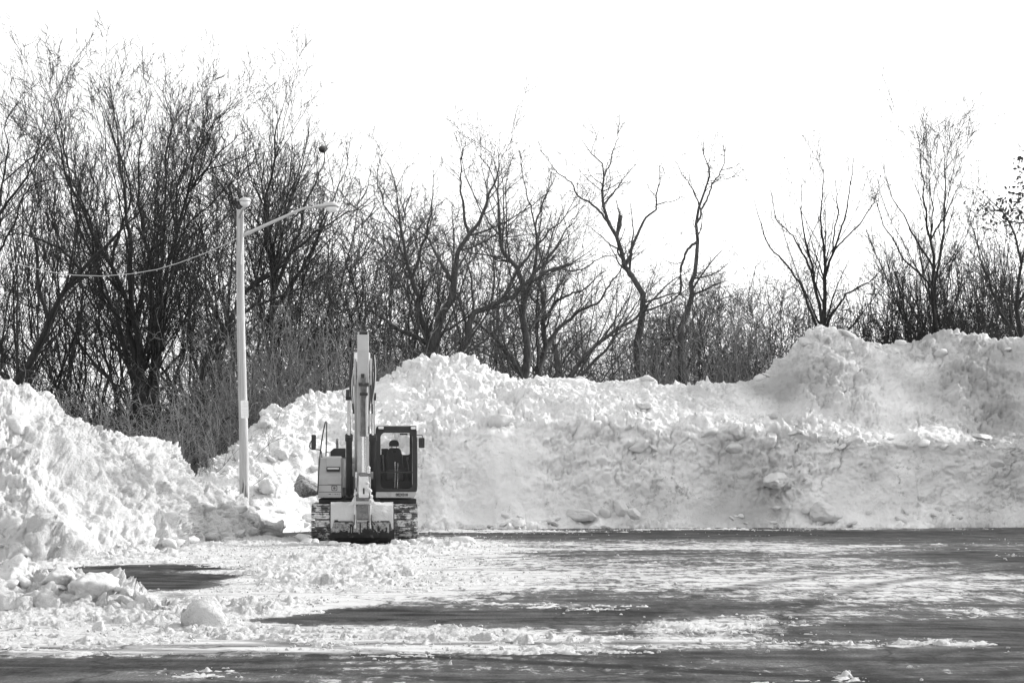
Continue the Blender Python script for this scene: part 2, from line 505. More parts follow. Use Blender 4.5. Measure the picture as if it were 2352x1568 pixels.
    rr = N("ShaderNodeMapRange"); rr.inputs["To Min"].default_value = 0.62; rr.inputs["To Max"].default_value = 0.9
    L.new(cov.outputs[0], rr.inputs["Value"]); L.new(rr.outputs[0], b.inputs["Roughness"])
    hh = math_('MULTIPLY_ADD', cov.outputs[0], 1.2, third=math_('MULTIPLY', grit, 0.35))
    hh = math_('MULTIPLY_ADD', grain, 0.6, third=hh)
    bp = N("ShaderNodeBump"); bp.inputs["Strength"].default_value = 0.6; bp.inputs["Distance"].default_value = 0.02
    L.new(hh, bp.inputs["Height"]); L.new(bp.outputs[0], b.inputs["Normal"])
    return m


M['asphalt'] = asphalt_mat()
M['litter'] = simple_mat("leaf_litter_and_snow", 0.16, 0.9, var=0.10, scale=0.4, dirt=(0.5, 0.62, 0.7, 0.25))
# ------------------------------------------------------------------ ground and parking lot
def grid_quads(nu, nv):
    i = np.arange((nu - 1) * (nv - 1)); a = (i // (nu - 1)) * nu + i % (nu - 1)
    return np.stack([a, a + 1, a + nu + 1, a + nu], 1)


gv = np.array([(-900, -60, -0.06), (900, -60, -0.06), (900, 1500, -0.06), (-900, 1500, -0.06)])
tag(link_mesh("ground", raw_mesh("ground", gv, [(0, 1, 2, 3)], False), M['litter']), kind='structure')


def blob(x, y, spots):
    """sum of soft ellipses given as (px, py, rx_px, ry_px, weight): placed on the lot where they lie"""
    out = np.zeros(len(x), np.float32)
    for px, py, rx, ry, wgt in spots:
        d0 = EYE * F / (py - 1093.0)
        d1 = EYE * F / max(25.0, py - ry - 1093.0); d2 = EYE * F / (py + ry - 1093.0)
        cx = (px - 1176.0) / F * d0; wx = rx / F * d0; wy = max(0.35, 0.5 * (d1 - d2))
        q = ((x - cx) / wx) ** 2 + ((y - 0.5 * (d1 + d2)) / wy) ** 2
        out += wgt * np.exp(-q * 0.9)
    return out


FILM = [(1900, 1262, 420, 16, 0.30), (1750, 1340, 620, 48, 0.30), (2200, 1330, 300, 60, 0.12), (1500, 1250, 330, 12, 0.16),
        (800, 1380, 420, 60, 0.35), (300, 1480, 400, 30, 0.35), (900, 1465, 260, 26, 0.30), (500, 1280, 300, 30, 0.4),
        (1600, 1225, 900, 8, -0.35), (2250, 1275, 160, 12, -0.5), (310, 1327, 170, 8, -1.3), (370, 1303, 160, 5, -1.2), (340, 1345, 120, 5, -1.0), (820, 1412, 150, 15, -0.8),
        (1150, 1420, 330, 16, -0.35), (1500, 1400, 250, 16, -0.18), (1900, 1465, 500, 18, -0.15), (2150, 1440, 300, 14, -0.3),
        (250, 1530, 500, 22, -0.15), (1100, 1540, 1500, 30, 0.10), (900, 1285, 200, 20, 0.3), (1250, 1270, 220, 20, 0.1)]
CRUST0 = [(60, 1300, 160, 7, .8), (200, 1292, 110, 7, .75), (330, 1279, 110, 7, .8), (430, 1262, 80, 8, .8), (520, 1248, 90, 8, .75), (600, 1240, 80, 7, .7), (1150, 1218, 160, 3, .55), (1480, 1216, 120, 3, .5), (1700, 1214, 200, 2.5, .55), (1950, 1213, 120, 2.5, .5), (2200, 1211, 200, 2.5, .6), (1000, 1216, 80, 4, .6), (1150, 1465, 300, 22, 0.22), (1650, 1455, 280, 20, 0.2), (700, 1470, 260, 26, 0.25), (900, 1335, 260, 22, .25), (850, 1268, 260, 34, 0.75), (1040, 1262, 110, 20, 0.6), (640, 1285, 230, 28, 0.55), (620, 1340, 190, 40, 0.62), (760, 1330, 260, 30, 0.42),
         (560, 1400, 200, 26, 0.72), (330, 1440, 300, 34, 0.75), (60, 1410, 200, 40, 0.85), (660, 1405, 110, 20, 0.5), (250, 1480, 330, 16, 0.45),
         (820, 1462, 250, 22, 0.62), (1060, 1470, 160, 18, 0.5), (1290, 1475, 110, 17, 0.58), (1470, 1480, 160, 14, 0.50), (1340, 1391, 130, 7, 0.55),
         (1530, 1440, 110, 11, 0.6), (1720, 1434, 170, 13, 0.6), (1690, 1468, 150, 12, 0.46), (2150, 1470, 100, 6, 0.5), (1990, 1480, 220, 8, 0.42),
         (2100, 1422, 180, 6, 0.4), (2300, 1405, 120, 6, 0.42), (960, 1350, 130, 10, 0.42), (1050, 1320, 110, 9, 0.35), (1300, 1222, 90, 4, 0.5), (2330, 1278, 60, 6, 0.4),
         (240, 1300, 200, 10, 0.35), (470, 1310, 160, 10, 0.35), (1500, 1541, 70, 4, 0.42), (450, 1550, 60, 4, 0.40), (1900, 1408, 120, 5, 0.35),
         (310, 1327, 170, 8, -1.5), (380, 1303, 170, 6, -1.3), (340, 1346, 150, 6, -1.3), (560, 1425, 110, 5, -.8), (250, 1520, 260, 6, -.6), (640, 1365, 120, 4, -.7), (470, 1372, 90, 4, -.5), (700, 1310, 120, 3, -.6), (830, 1408, 110, 14, -0.9), (700, 1425, 90, 9, -0.5), (180, 1450, 60, 8, -0.4)]
CRUST = [(x_, y_, rx_ * 1.2, ry_ * 1.3, w_ * (0.92 if w_ > 0 else 1)) for x_, y_, rx_, ry_, w_ in CRUST0]
nx, ny = 240, 260
xs = np.linspace(-40, 40, nx); ys = np.geomspace(9.0, 95.0, ny)
X, Y = np.meshgrid(xs, ys)
P = np.stack([X.ravel(), Y.ravel(), np.zeros(X.size)], 1)
tag(link_mesh("parking_lot", raw_mesh("parking_lot", P, grid_quads(nx, ny), False, {'film': blob(P[:, 0], P[:, 1], FILM) + 0.42 * np.clip(blob(P[:, 0], P[:, 1], CRUST), 0, 1.1)}), M['asphalt']), kind='structure')

# ------------------------------------------------------------------ snow crust left on the lot
nu, nv = 760, 620
ss = np.linspace(-0.285, 0.285, nu)
dd = np.geomspace(16.4, 69.0, nv)
S, D = np.meshgrid(ss, dd)
X = (S * D).ravel(); Y = D.ravel()
P = np.stack([X, Y, np.zeros(X.size)], 1)
PS = P * np.array([0.55, 1.0, 1.0])
base = blob(X, Y, CRUST)
rag = fbm(PS, 1.6, 5, 3, 0.6) * 0.45 + fbm(P * np.array([.8, 1, 1]), 0.34, 5, 9, 0.8) * 0.85
mid = fbm(P * np.array([.6, 1, 1]), 0.9, 3, 33)
t = 0.74 * base - 0.56 + rag + 0.35 * mid
tr = np.zeros(len(X), np.float32)
for cpx in (1245, 1285, 1335):         # wheel ruts pressed into the crust
    cx = (cpx - 1176.0) / F * 21.3
    tr += np.exp(-((X - cx - 0.10 * (Y - 21.3)) / 0.07) ** 2) * np.exp(-((Y - 21.3) / 0.8) ** 2)
t = t - 0.5 * tr
heap = sstep(0.75, 1.25, base)
lump = clods(P, 0.36, 5, 0.25) * sstep(0.3, 0.7, t) * 0.7 * heap + clods(P, 0.17, 6, 0.35) * sstep(0.0, 0.25, t) * (0.35 + 0.4 * heap)
thick = 0.006 * sstep(0, 0.08, t) + (0.026 + 0.10 * heap) * np.clip(t, 0, 1.3)
ruf = (np.abs(fbm(P, 0.22, 4, 12, 0.65)) * 0.040 + 0.02 * fbm(P, 0.6, 3, 14)) * sstep(0, .25, t)
z = np.where(t > -0.02, thick + lump + ruf, -0.02) - 0.006
P[:, 2] = z
Q = grid_quads(nu, nv)
Q = Q[(z[Q] > -0.015).any(1)]
used = np.zeros(len(P), bool); used[Q.ravel()] = True
remap = np.cumsum(used) - 1
crust = link_mesh("snow_crust", raw_mesh("snow_crust", P[used], remap[Q], True), M['crust'])
tag(crust, "broken crust of packed white snow left across the wet asphalt", "snow", kind='stuff')
crust_t = t


# ------------------------------------------------------------------ snow banks
def gauss_smooth(a, s, axis):
    n = int(3 * s) + 1
    k = np.exp(-0.5 * (np.arange(-n, n + 1) / s) ** 2); k /= k.sum()
    pad = [(0, 0)] * a.ndim; pad[axis] = (n, n)
    b = np.pad(a, pad, mode='edge')
    return np.apply_along_axis(lambda v: np.convolve(v, k, 'valid'), axis, b)


def bank(name, rows, u0, u1, nu, spans, seed, chunky, smooth=5, amp=1.0, dirt_fn=None, mat='snow', lscale=1.0, gamp=1.0):
    """surface through rows of (px, py, depth); spans = samples between consecutive rows;
    chunky = lumpiness at each row"""
    us = np.linspace(u0, u1, nu)
    W = []
    wob = fbm(np.stack([us, us * 0, us * 0], 1), 60, 4, seed + 70) * 0.9
    for ri, r in enumerate(rows):
        a = np.array(r, float)
        y = np.interp(us, a[:, 0], a[:, 1]); d = np.interp(us, a[:, 0], a[:, 2])
        d = d + wob * lscale * (1.0, 1.0, 0.6)[ri] if ri < 3 else d
        W.append(np.stack([(us - 1176.0) / F * d, d, EYE + (1093.0 - y) / F * d], 1))
    pts, ch, vv = [], [], []
    for k, n in enumerate(spans):
        for j in range(n):
            f = j / n
            pts.append(W[k] * (1 - f) + W[k + 1] * f); ch.append(chunky[k] * (1 - f) + chunky[k + 1] * f); vv.append(k + f)
    pts.append(W[-1]); ch.append(chunky[-1]); vv.append(len(spans))
    A = np.array(pts)                                   # (nv, nu, 3)
    nv = len(A)
    A = gauss_smooth(A, smooth, 0)
    A = gauss_smooth(A, 4, 1)
    du = np.gradient(A, axis=1); dv = np.gradient(A, axis=0)
    Nn = np.cross(du, dv); Nn /= np.linalg.norm(Nn, axis=2, keepdims=True) + 1e-9
    if Nn[:, :, 1].mean() > 0: Nn = -Nn
    P = A.reshape(-1, 3); Nf = Nn.reshape(-1, 3)
    c = np.repeat(np.array(ch), nu)
    big = fbm(P, 3.2, 3, seed) * 0.42 + fbm(P, 1.1, 3, seed + 3) * 0.20
    mask = np.clip(c + 0.75 * fbm(P, 2.4, 3, seed + 7), 0, 1)
    # gullies and slides running down the face
    run = P * np.array([1.0, 0.25, 0.25]) + 0.25 * np.stack([P[:, 2], P[:, 2] * 0, P[:, 2] * 0], 1)
    gul = fbm(run, 0.9, 4, seed + 11) * 0.13 * gamp
    lum = clods(P, 1.3, seed + 20, 0.35) * sstep(0.60, 1.0, mask) * 0.55
    lum = np.maximum(lum, clods(P, 0.62, seed + 21, 0.42) * sstep(0.35, 0.85, mask) * 0.7)
    lum = lum + clods(P, 0.30, seed + 22, 0.6) * sstep(0.15, 0.65, mask) * 0.85 + clods(P, 0.15, seed + 23, 0.5) * (0.25 + 0.75 * mask) * 0.8
    fine = fbm(P, 0.5, 5, seed + 30, 0.68) * (0.08 + 0.16 * mask) + np.abs(fbm(P, 0.9, 4, seed + 33, 0.6)) * 0.22 * mask
    cleft = -0.16 * (1 - sstep(0, 0.10, np.abs(fbm(P, 0.85, 4, seed + 60, 0.6)))) * mask - 0.05 * (1 - sstep(0, 0.12, np.abs(fbm(P, 0.3, 3, seed + 61, 0.6)))) * (0.3 + 0.7 * mask)
    lum = lum + cleft
    vrep = np.repeat(np.array(vv), nu); vc = len(spans) - 2
    ampv = amp * (1 - 0.65 * sstep(vc - 0.9, vc - 0.1, vrep))
    P = P + Nf * (ampv * (big + gul) + lscale * (lum + fine))[:, None]
    dirt = np.clip(0.25 + 0.9 * fbm(A.reshape(-1, 3), 2.6, 4, seed + 50), 0, 1)
    if dirt_fn is not None: dirt = dirt * dirt_fn(A.reshape(-1, 3), np.repeat(np.array(vv), nu))
    o = link_mesh(name, raw_mesh(name, P, grid_quads(nu, nv), True, {'dirt': dirt}), M[mat])
    return o, P.reshape(nv, nu, 3), np.array(vv), us


# far bank: toe, foot, tier edge, ledge, crest, back
FAR_CREST = [(400, 1110, 63), (470, 1090, 64), (500, 1070, 65), (540, 1032, 66), (570, 1004, 66.5), (600, 968, 67), (650, 934, 68), (700, 908, 69), (760, 896, 70), (800, 884, 70.5),
             (870, 872, 71), (900, 855, 71), (960, 833, 71.5), (1000, 818, 71.5), (1050, 818, 72), (1090, 826, 72), (1140, 852, 72), (1180, 877, 72), (1250, 868, 72),
             (1330, 868, 72), (1380, 878, 72), (1480, 872, 72), (1520, 884, 72), (1620, 884, 72), (1690, 879, 72.5), (1730, 872, 73), (1760, 855, 73.5), (1800, 826, 74),
             (1840, 782, 74), (1868, 748, 74), (1892, 742, 74), (1940, 752, 74), (1990, 777, 74), (2050, 788, 74), (2120, 781, 74), (2180, 763, 74), (2215, 765, 74),
             (2290, 781, 74), (2352, 772, 74), (2500, 790, 74), (2800, 800, 74)]
FAR_TOE = [(400, 1225, 59), (520, 1218, 60), (620, 1212, 61.5), (720, 1212, 63), (960, 1213, 65.5), (1176, 1216, 65.5), (1500, 1212, 67), (2352, 1207, 68), (2800, 1205, 68)]
FAR_TIER = [(400, 1150, 61.5), (560, 1085, 63), (640, 1040, 64.5), (720, 1010, 65.5), (900, 1000, 67.5), (1100, 985, 68), (1300, 972, 68.4), (1450, 968, 68.6), (1600, 976, 68.8), (1700, 982, 69), (1850, 990, 69), (2000, 1008, 69),
            (2100, 1000, 69), (2200, 1014, 69), (2352, 1018, 69), (2800, 1020, 69)]
FAR_LEDGE = [(400, 1125, 62.5), (560, 1045, 64.5), (650, 985, 66.5), (720, 965, 67.5), (900, 930, 69), (1100, 935, 69.5), (1300, 940, 70), (1500, 930, 70.3), (1650, 945, 70.6), (1800, 955, 71), (1860, 925, 71), (1960, 960, 71), (2060, 975, 71), (2110, 935, 71.2),
             (2200, 975, 71.2), (2352, 990, 71.2), (2800, 990, 71.2)]
far_rows = [[(u, y + 45, d - 0.4) for u, y, d in FAR_TOE], FAR_TOE,
            [(u, y - 26, d + 0.9) for u, y, d in FAR_TOE], FAR_TIER, FAR_LEDGE, FAR_CREST,
            [(u, y + 5, d + 0.7) for u, y, d in FAR_CREST], [(u, 1225, d + 7) for u, y, d in FAR_CREST]]


def far_dirt(p, v):
    return sstep(-2, 16, p[:, 0]) * 1.9 + 0.10


far_bank, FARP, FARV, FARU = bank("snow_bank", far_rows, 400, 2560, 900, [4, 16, 70, 34, 66, 10, 14], 101,
                                  [0.7, 0.75, 0.28, 0.62, 0.50, 0.62, 0.6, 0.4], 4, 0.8, far_dirt)
tag(far_bank, "long high bank of plowed snow across the back of the lot", "snow bank")

LEFT_CREST = [(-500, 760, 48), (-100, 835, 49), (0, 876, 49), (60, 893, 49), (120, 927, 49.5), (180, 957, 50), (225, 974, 50.5), (265, 972, 51.5), (312, 984, 52.5), (335, 1002, 53),
              (370, 1024, 54), (400, 1054, 54.5), (430, 1082, 55), (450, 1108, 55.5), (480, 1112, 56), (520, 1130, 57), (560, 1158, 57.5), (600, 1190, 57.5), (660, 1218, 57.5)]
LEFT_TOE = [(-500, 1298, 39), (-100, 1295, 40), (0, 1291, 41), (120, 1287, 42), (250, 1274, 44.5), (380, 1266, 46.5), (450, 1245, 52), (520, 1237, 54.5), (600, 1232, 56), (660, 1232, 57)]


def between(a, b, f, lift=0.0, push=0.0):
    us = np.unique(np.array([p[0] for p in a] + [p[0] for p in b], float))
    A, B = np.array(a, float), np.array(b, float)
    r = []
    for u in us:
        y = np.interp(u, A[:, 0], A[:, 1]) * (1 - f) + np.interp(u, B[:, 0], B[:, 1]) * f
        d = np.interp(u, A[:, 0], A[:, 2]) * (1 - f) + np.interp(u, B[:, 0], B[:, 2]) * f
        r.append((u, y - lift, d + push))
    return r


left_rows = [[(u, y + 60, d - 0.6) for u, y, d in LEFT_TOE], LEFT_TOE, between(LEFT_TOE, LEFT_CREST, 0.16, 4, -0.2), between(LEFT_TOE, LEFT_CREST, 0.55, 10, -0.6), LEFT_CREST,
             [(u, y + 5, d + 0.6) for u, y, d in LEFT_CREST], [(u, 1240, d + 6) for u, y, d in LEFT_CREST]]
left_bank, LEFTP, LEFTV, LEFTU = bank("snow_bank", left_rows, -330, 650, 620, [4, 22, 60, 60, 8, 10], 303,
                                      [0.7, 0.75, 0.5, 0.55, 0.6, 0.6, 0.4], 4, 1.7, lambda p, v: 0.7 + 0 * v, 'snow_old', 1.0, 2.2)  # grey mottling: road dirt plus shadow patches painted into the snow
tag(left_bank, "sunlit lumpy snow bank sloping down from the left beside the pole", "snow bank")

# low windrow of big clods at the front left
WR = [(-300, 1395, 26.5), (0, 1392, 26.4), (120, 1400, 26.2), (260, 1412, 25.8), (330, 1425, 25.2), (430, 1448, 23.8), (540, 1462, 22.9), (600, 1470, 22.6)]
WR_TOP = [(-300, 1300, 27.8), (0, 1296, 27.8), (80, 1306, 27.6), (150, 1316, 27.4), (215, 1336, 27.0), (300, 1362, 26.4), (400, 1412, 25.0), (500, 1440, 23.9), (600, 1462, 23.0)]
wr_rows = [[(u, y + 30, d - 0.2) for u, y, d in WR], WR, WR_TOP, [(u, y + 12, d + 0.5) for u, y, d in WR_TOP], [(u, 1093 + EYE * F / (d + 1.7) + 8, d + 1.7) for u, y, d in WR_TOP]]
windrow, WRP, WRV, WRU = bank("snow_windrow", wr_rows, -280, 590, 380, [4, 40, 12, 16], 505, [0.6, 0.7, 0.8, 0.7, 0.5], 3, 0.2, lambda p, v: 0.2 + 0 * v, 'snow_old', 0.75)
tag(windrow, "low ridge of broken snow clods in the left foreground", "snow ridge")


# ------------------------------------------------------------------ loose chunks of snow
def chunk_mesh(name, seed, sub=3, planes=9):
    bm = bmesh.new()
    bmesh.ops.create_icosphere(bm, subdivisions=sub, radius=1.0)
    v = np.array([x.co[:] for x in bm.verts])
    rs = np.random.RandomState(seed)
    n = v / np.linalg.norm(v, axis=1, keepdims=True)
    rad = np.full(len(v), 1.25)
    for _ in range(planes):                      # planes cut off: a broken, faceted clod
        q = rs.normal(size=3); q /= np.linalg.norm(q)
        off = rs.uniform(0.62, 1.0)
        cs = n @ q
        lim = np.where(cs > 0.05, off / np.maximum(cs, 0.05), 9)
        rad = np.minimum(rad, lim)
    rad = rad * (1 + 0.10 * fbm(n * 1.0 + seed, 0.6, 3, seed)) + 0.10 * fbm(n + seed, 0.25, 3, seed + 5) + (0.10 * fbm(n + seed, 0.12, 2, seed + 9) if sub >= 4 else 0)
    v = n * rad[:, None] * np.array([1.0, rs.uniform(0.7, 1.0), rs.uniform(0.6, 0.9)])
    for x, c in zip(bm.verts, v): x.co = c
    me = bpy.data.meshes.new(name)
    bm.to_mesh(me); bm.free()
    me.polygons.foreach_set("use_smooth", np.full(len(me.polygons), True))
    me.materials.append(M['chunk'])
    return me


CH = [chunk_mesh("snow_chunk", 11 + 7 * k, 3 if k < 4 else 2) for k in range(9)]
rnd = random.Random(4)


def chunk(loc, size, label, group=None, sq=(1, 1, 1), mesh=None, mat=None, rz=None, name="snow_chunk"):
    o = bpy.data.objects.new(name, mesh or rnd.choice(CH))
    COL.objects.link(o)
    o.location = loc
    o.rotation_euler = (rnd.uniform(-.5, .5), rnd.uniform(-.5, .5), rnd.uniform(0, 6.28) if rz is None else rz)
    o.scale = (size * sq[0], size * sq[1], size * sq[2])
    tag(o, label, "snow chunk", group)
    return o


def big_chunk(px, py, d, size, label, seed, sq=(1, 1, 1), sub=4, sink=0.0):
    p = at(px, py, d)
    me = chunk_mesh("snow_chunk", seed, sub)
    o = chunk((p[0], p[1], p[2] - sink), size, label, None, sq, me, rz=rnd.uniform(0, 6.28))
    o.rotation_euler = (0.1, -0.1, rnd.uniform(0, 6.28))
    return o


big_chunk(205, 1346, 26.5, 0.30, "largest white snow block in the left foreground, flat topped, right end of the ridge", 71, (1.1, 1, 1.0))
big_chunk(140, 1326, 26.9, 0.26, "rounded snow block just left of the largest foreground block", 72, (1, 1, .9))
big_chunk(30, 1318, 27.4, 0.34, "big snow block at the left picture edge atop the foreground ridge", 73)
big_chunk(440, 1456, 23.2, 0.15, "angular snow clod with a dark underside at the tip of the foreground ridge", 74)
big_chunk(230, 1456, 22.6, 0.13, "pale snow clod on the crust below the foreground ridge", 75)
big_chunk(1055, 1254, 52.0, 0.42, "large slab of snow lying right of the excavator bucket", 76, (1.25, 1, .8))
big_chunk(1112, 1278, 45.5, 0.17, "small snow slab at the right end of the snow by the excavator", 77, (1.5, 1, .6))
big_chunk(937, 1313, 35.0, 0.12, "lone upright snow clod on the lot in front of the excavator", 78, (1, 1, 1.2))
big_chunk(670, 1330, 32.6, 0.17, "snow clod on the churned snow left of and before the excavator", 79, (1.4, 1, .7))
big_chunk(1421, 1167, 67.6, 0.30, "round snow boulder at the foot of the far bank, middle of the picture", 80)
big_chunk(1337, 1180, 67.2, 0.38, "wide low snow boulder left of the round one at the bank foot", 81, (1.3, 1, .75))
big_chunk(1455, 1180, 67.0, 0.22, "snow clod touching the right side of the round boulder at the bank foot", 82)
big_chunk(1145, 968, 68.6, 0.40, "smooth snow boulder halfway up the far bank, right of the cab", 83)
big_chunk(1785, 1108, 68.3, 0.50, "big snow boulder with a dark hollow at its left, low on the right bank", 84, (1.35, 1, .75))
big_chunk(1770, 1010, 69.0, 0.40, "tilted snow slab hanging from the tier edge above the big boulder", 85, (.8, .7, 1.1))
big_chunk(1900, 1176, 67.8, 0.42, "large snow block at the foot of the right bank", 86, (1.2, 1, .9))
big_chunk(2255, 1003, 69.3, 0.36, "flat slab of snow on the ledge near the right edge", 87, (1.6, 1, .45))
big_chunk(1690, 990, 69.0, 0.34, "snow boulder sitting on the tier edge of the middle bank", 88)
big_chunk(618, 1120, 63.0, 0.28, "rounded snow boulder on the bank right of the lamp pole", 89)
big_chunk(648, 1045, 64.6, 0.26, "snow boulder high on the bank right of the lamp pole", 90)
big_chunk(607, 972, 66.6, 0.36, "large snow block behind the pole below the sign", 91, (1, 1, .8))
big_chunk(635, 1212, 58.0, 0.30, "sharp snow wedge on the ground left of the excavator", 92, (1.2, 1, .8))
# boulder of dirty ice beside the machine
p = at(702, 1118, 59.0)
bl = chunk((p[0], p[1], p[2]), 0.52, "dark mottled block of dirty ice lodged in the snow left of the excavator", None, (0.95, .8, 1.0), chunk_mesh("ice_block", 58, 4, 22), name="ice_block")
bl.data.materials[0] = M['dirty']
bl['category'] = "ice block"


def scatter(grid, V, vlo, vhi, u0, u1, US, n, smin, smax, label, group, sink=0.25):
    vi = np.nonzero((V >= vlo) & (V <= vhi))[0]; ui = np.nonzero((US >= u0) & (US <= u1))[0]
    for _ in range(n):
        p = grid[rnd.choice(list(vi)), rnd.choice(list(ui))]
        s = smin + (smax - smin) * rnd.random() ** 2.2
        chunk((p[0], p[1], p[2] - s * sink), s, label, group, (rnd.uniform(.9, 1.4), 1, rnd.uniform(.6, 1.0)))


scatter(FARP, FARV, 0.9, 2.05, 980, 1690, FARU, 26, 0.10, 0.34, "grey white snow lump at the foot of the far bank, middle stretch", "snow lumps at the foot of the far bank, middle")
scatter(FARP, FARV, 0.9, 2.1, 1690, 2350, FARU, 24, 0.10, 0.32, "grey white snow lump at the foot of the far bank, right stretch", "snow lumps at the foot of the far bank, right")
scatter(FARP, FARV, 2.7, 4.1, 1400, 2350, FARU, 30, 0.12, 0.36, "snow lump on the ledge halfway up the right bank", "snow lumps on the ledge of the far bank")
scatter(FARP, FARV, 4.75, 5.4, 880, 2350, FARU, 22, 0.12, 0.32, "snow lump on the crest of the far bank against the trees", "snow lumps along the crest of the far bank")
scatter(FARP, FARV, 0.9, 3.2, 540, 760, FARU, 34, 0.07, 0.24, "snow lump in the rubble between pole and excavator", "snow rubble between pole and excavator")
scatter(LEFTP, LEFTV, 0.9, 1.6, -20, 620, LEFTU, 48, 0.07, 0.30, "white snow lump at the foot of the left bank", "snow lumps at the foot of the left bank")
scatter(LEFTP, LEFTV, 2.6, 4.6, -10, 560, LEFTU, 18, 0.12, 0.34, "white snow lump high on the left bank", "snow lumps high on the left bank")

scatter(WRP, WRV, 0.9, 3.0, -20, 330, WRU, 28, 0.07, 0.24, "white snow clod on the ridge in the left foreground", "snow clods on the foreground ridge")
scatter(WRP, WRV, 0.9, 3.0, 280, 580, WRU, 14, 0.05, 0.13, "small snow clod on the tapering end of the foreground ridge", "snow clods at the end of the foreground ridge")

# small crumbs strewn over crust and asphalt: too many to count
ico = np.array([(0, 0, 1), (.894, 0, .447), (.276, .851, .447), (-.724, .526, .447), (-.724, -.526, .447), (.276, -.851, .447), (.724, .526, -.447), (-.276, .851, -.447), (-.894, 0, -.447), (-.276, -.851, -.447), (.724, -.526, -.447), (0, 0, -1)])
icf = np.array([(0, 1, 2), (0, 2, 3), (0, 3, 4), (0, 4, 5), (0, 5, 1), (1, 6, 2), (2, 7, 3), (3, 8, 4), (4, 9, 5), (5, 10, 1), (6, 7, 2), (7, 8, 3), (8, 9, 4), (9, 10, 5), (10, 6, 1), (6, 11, 7), (7, 11, 8), (8, 11, 9), (9, 11, 10), (10, 11, 6)])
rs = np.random.RandomState(8)


def crumbs(name, pos, size, label):
    n = len(pos)
    v = ico[None] * (size[:, None, None] * rs.uniform(0.6, 1.2, (n, 12, 1))) * rs.uniform(.7, 1.3, (n, 1, 3)) + pos[:, None, :]
    f = icf[None] + (np.arange(n) * 12)[:, None, None]
    o = link_mesh(name, raw_mesh(name, v.reshape(-1, 3), f.reshape(-1, 3), False), M['crust'])
    return tag(o, label, "snow", kind='stuff')


CP = np.stack([X, Y, z], 1)
wgt = np.exp(-((crust_t - 0.05) / 0.22) ** 2) * np.gradient(D, axis=0).ravel() * D.ravel() * (0.15 + np.clip(base, 0, 1.2)) + 0.0003 * np.gradient(D, axis=0).ravel() * D.ravel()
k = rs.choice(len(CP), 9000, p=wgt / wgt.sum())
cs = 0.006 + 0.026 * rs.random(len(k)) ** 4
cp = CP[k].copy(); cp[:, 2] = np.maximum(cp[:, 2], 0) + cs * 0.3
cp[:, :2] += rs.normal(size=(len(k), 2)) * 0.05
crumbs("snow_crumbs", cp, cs, "small white crumbs of snow scattered over the lot")
# ------------------------------------------------------------------ bare trees
TR = np.random.RandomState(21)


def unit(v): return v / (np.linalg.norm(v, axis=-1, keepdims=True) + 1e-9)


def grow(p0, d0, L, r0, n, wig, up, taper=0.72):
    B = len(p0)
    pts = np.zeros((B, n, 3)); rad = np.zeros((B, n))
    p = p0.copy(); d = unit(d0)
    st = (L / (n - 1))[:, None]
    for i in range(n):
        pts[:, i] = p; rad[:, i] = r0 * (1 - taper * i / (n - 1))
        d = unit(d + TR.normal(size=(B, 3)) * wig + np.array([0, 0, up]))
        p = p + d * st
    return pts, rad


def kids(pts, rad, per, t0, t1, a0, a1, lr, rr, rmin, lmin=0.15):
    B, n = rad.shape
    ln_ = np.linalg.norm(np.diff(pts, axis=1), axis=2).sum(1)
    cnt = np.clip(np.round(ln_ * per + TR.uniform(-.5, .5, B)), 1, 22).astype(int)     # children per metre
    idx = np.repeat(np.arange(B), cnt)
    t = t0 + (t1 - t0) * TR.uniform(0, 1, len(idx)) ** 0.75
    f = t * (n - 1); i = np.minimum(f.astype(int), n - 2); fr = (f - i)[:, None]
    pos = pts[idx, i] * (1 - fr) + pts[idx, i + 1] * fr
    d = unit(pts[idx, i + 1] - pts[idx, i])
    pl = np.linalg.norm(np.diff(pts, axis=1), axis=2).sum(1)[idx]
    v = TR.normal(size=d.shape); v = unit(v - (v * d).sum(1, keepdims=True) * d)
    a = np.radians(TR.uniform(a0, a1, len(idx)))[:, None]
    L = np.maximum(lmin, pl * lr * TR.uniform(0.5, 1.15, len(idx)) * (1.15 - 0.65 * t))
    r = np.maximum(rmin, (rad[idx, i] * (1 - fr[:, 0]) + rad[idx, i + 1] * fr[:, 0]) * rr * TR.uniform(.7, 1, len(idx)))
    return pos, np.cos(a) * d + np.sin(a) * v, L, r


def tubes(sets):
    """list of (pts (B,n,3), rad (B,n), sides) -> verts, quads"""
    V, Q, off = [], [], 0
    for pts, rad, k in sets:
        B, n = rad.shape
        if B == 0: continue
        tan = np.gradient(pts, axis=1); tan = unit(tan)
        ref = np.where(np.abs(tan[:, :1, 2:3]) > 0.8, np.array([[[1.0, 0.1, 0]]]), np.array([[[0.1, 0, 1.0]]]))
        a = unit(np.cross(tan, np.broadcast_to(ref, tan.shape))); b = np.cross(tan, a)
        th = np.arange(k) / k * 2 * np.pi
        ring = pts[:, :, None] + rad[:, :, None, None] * (a[:, :, None] * np.cos(th)[None, None, :, None] + b[:, :, None] * np.sin(th)[None, None, :, None])
        V.append(ring.reshape(-1, 3))
        bb, ii, kk = np.meshgrid(np.arange(B), np.arange(n - 1), np.arange(k), indexing='ij')
        o = bb * n * k + ii * k
        k2 = (kk + 1) % k
        q = np.stack([o + kk, o + k2, o + k + k2, o + k + kk], -1).reshape(-1, 4) + off
        Q.append(q); off += B * n * k
    return np.concatenate(V), np.concatenate(Q)


def resample(poly, n):
    poly = np.asarray(poly, float)
    s = np.concatenate([[0], np.cumsum(np.linalg.norm(np.diff(poly, axis=0), axis=1))])
    t = np.linspace(0, s[-1], n)
    return np.stack([np.interp(t, s, poly[:, k]) for k in range(poly.shape[1])], 1)


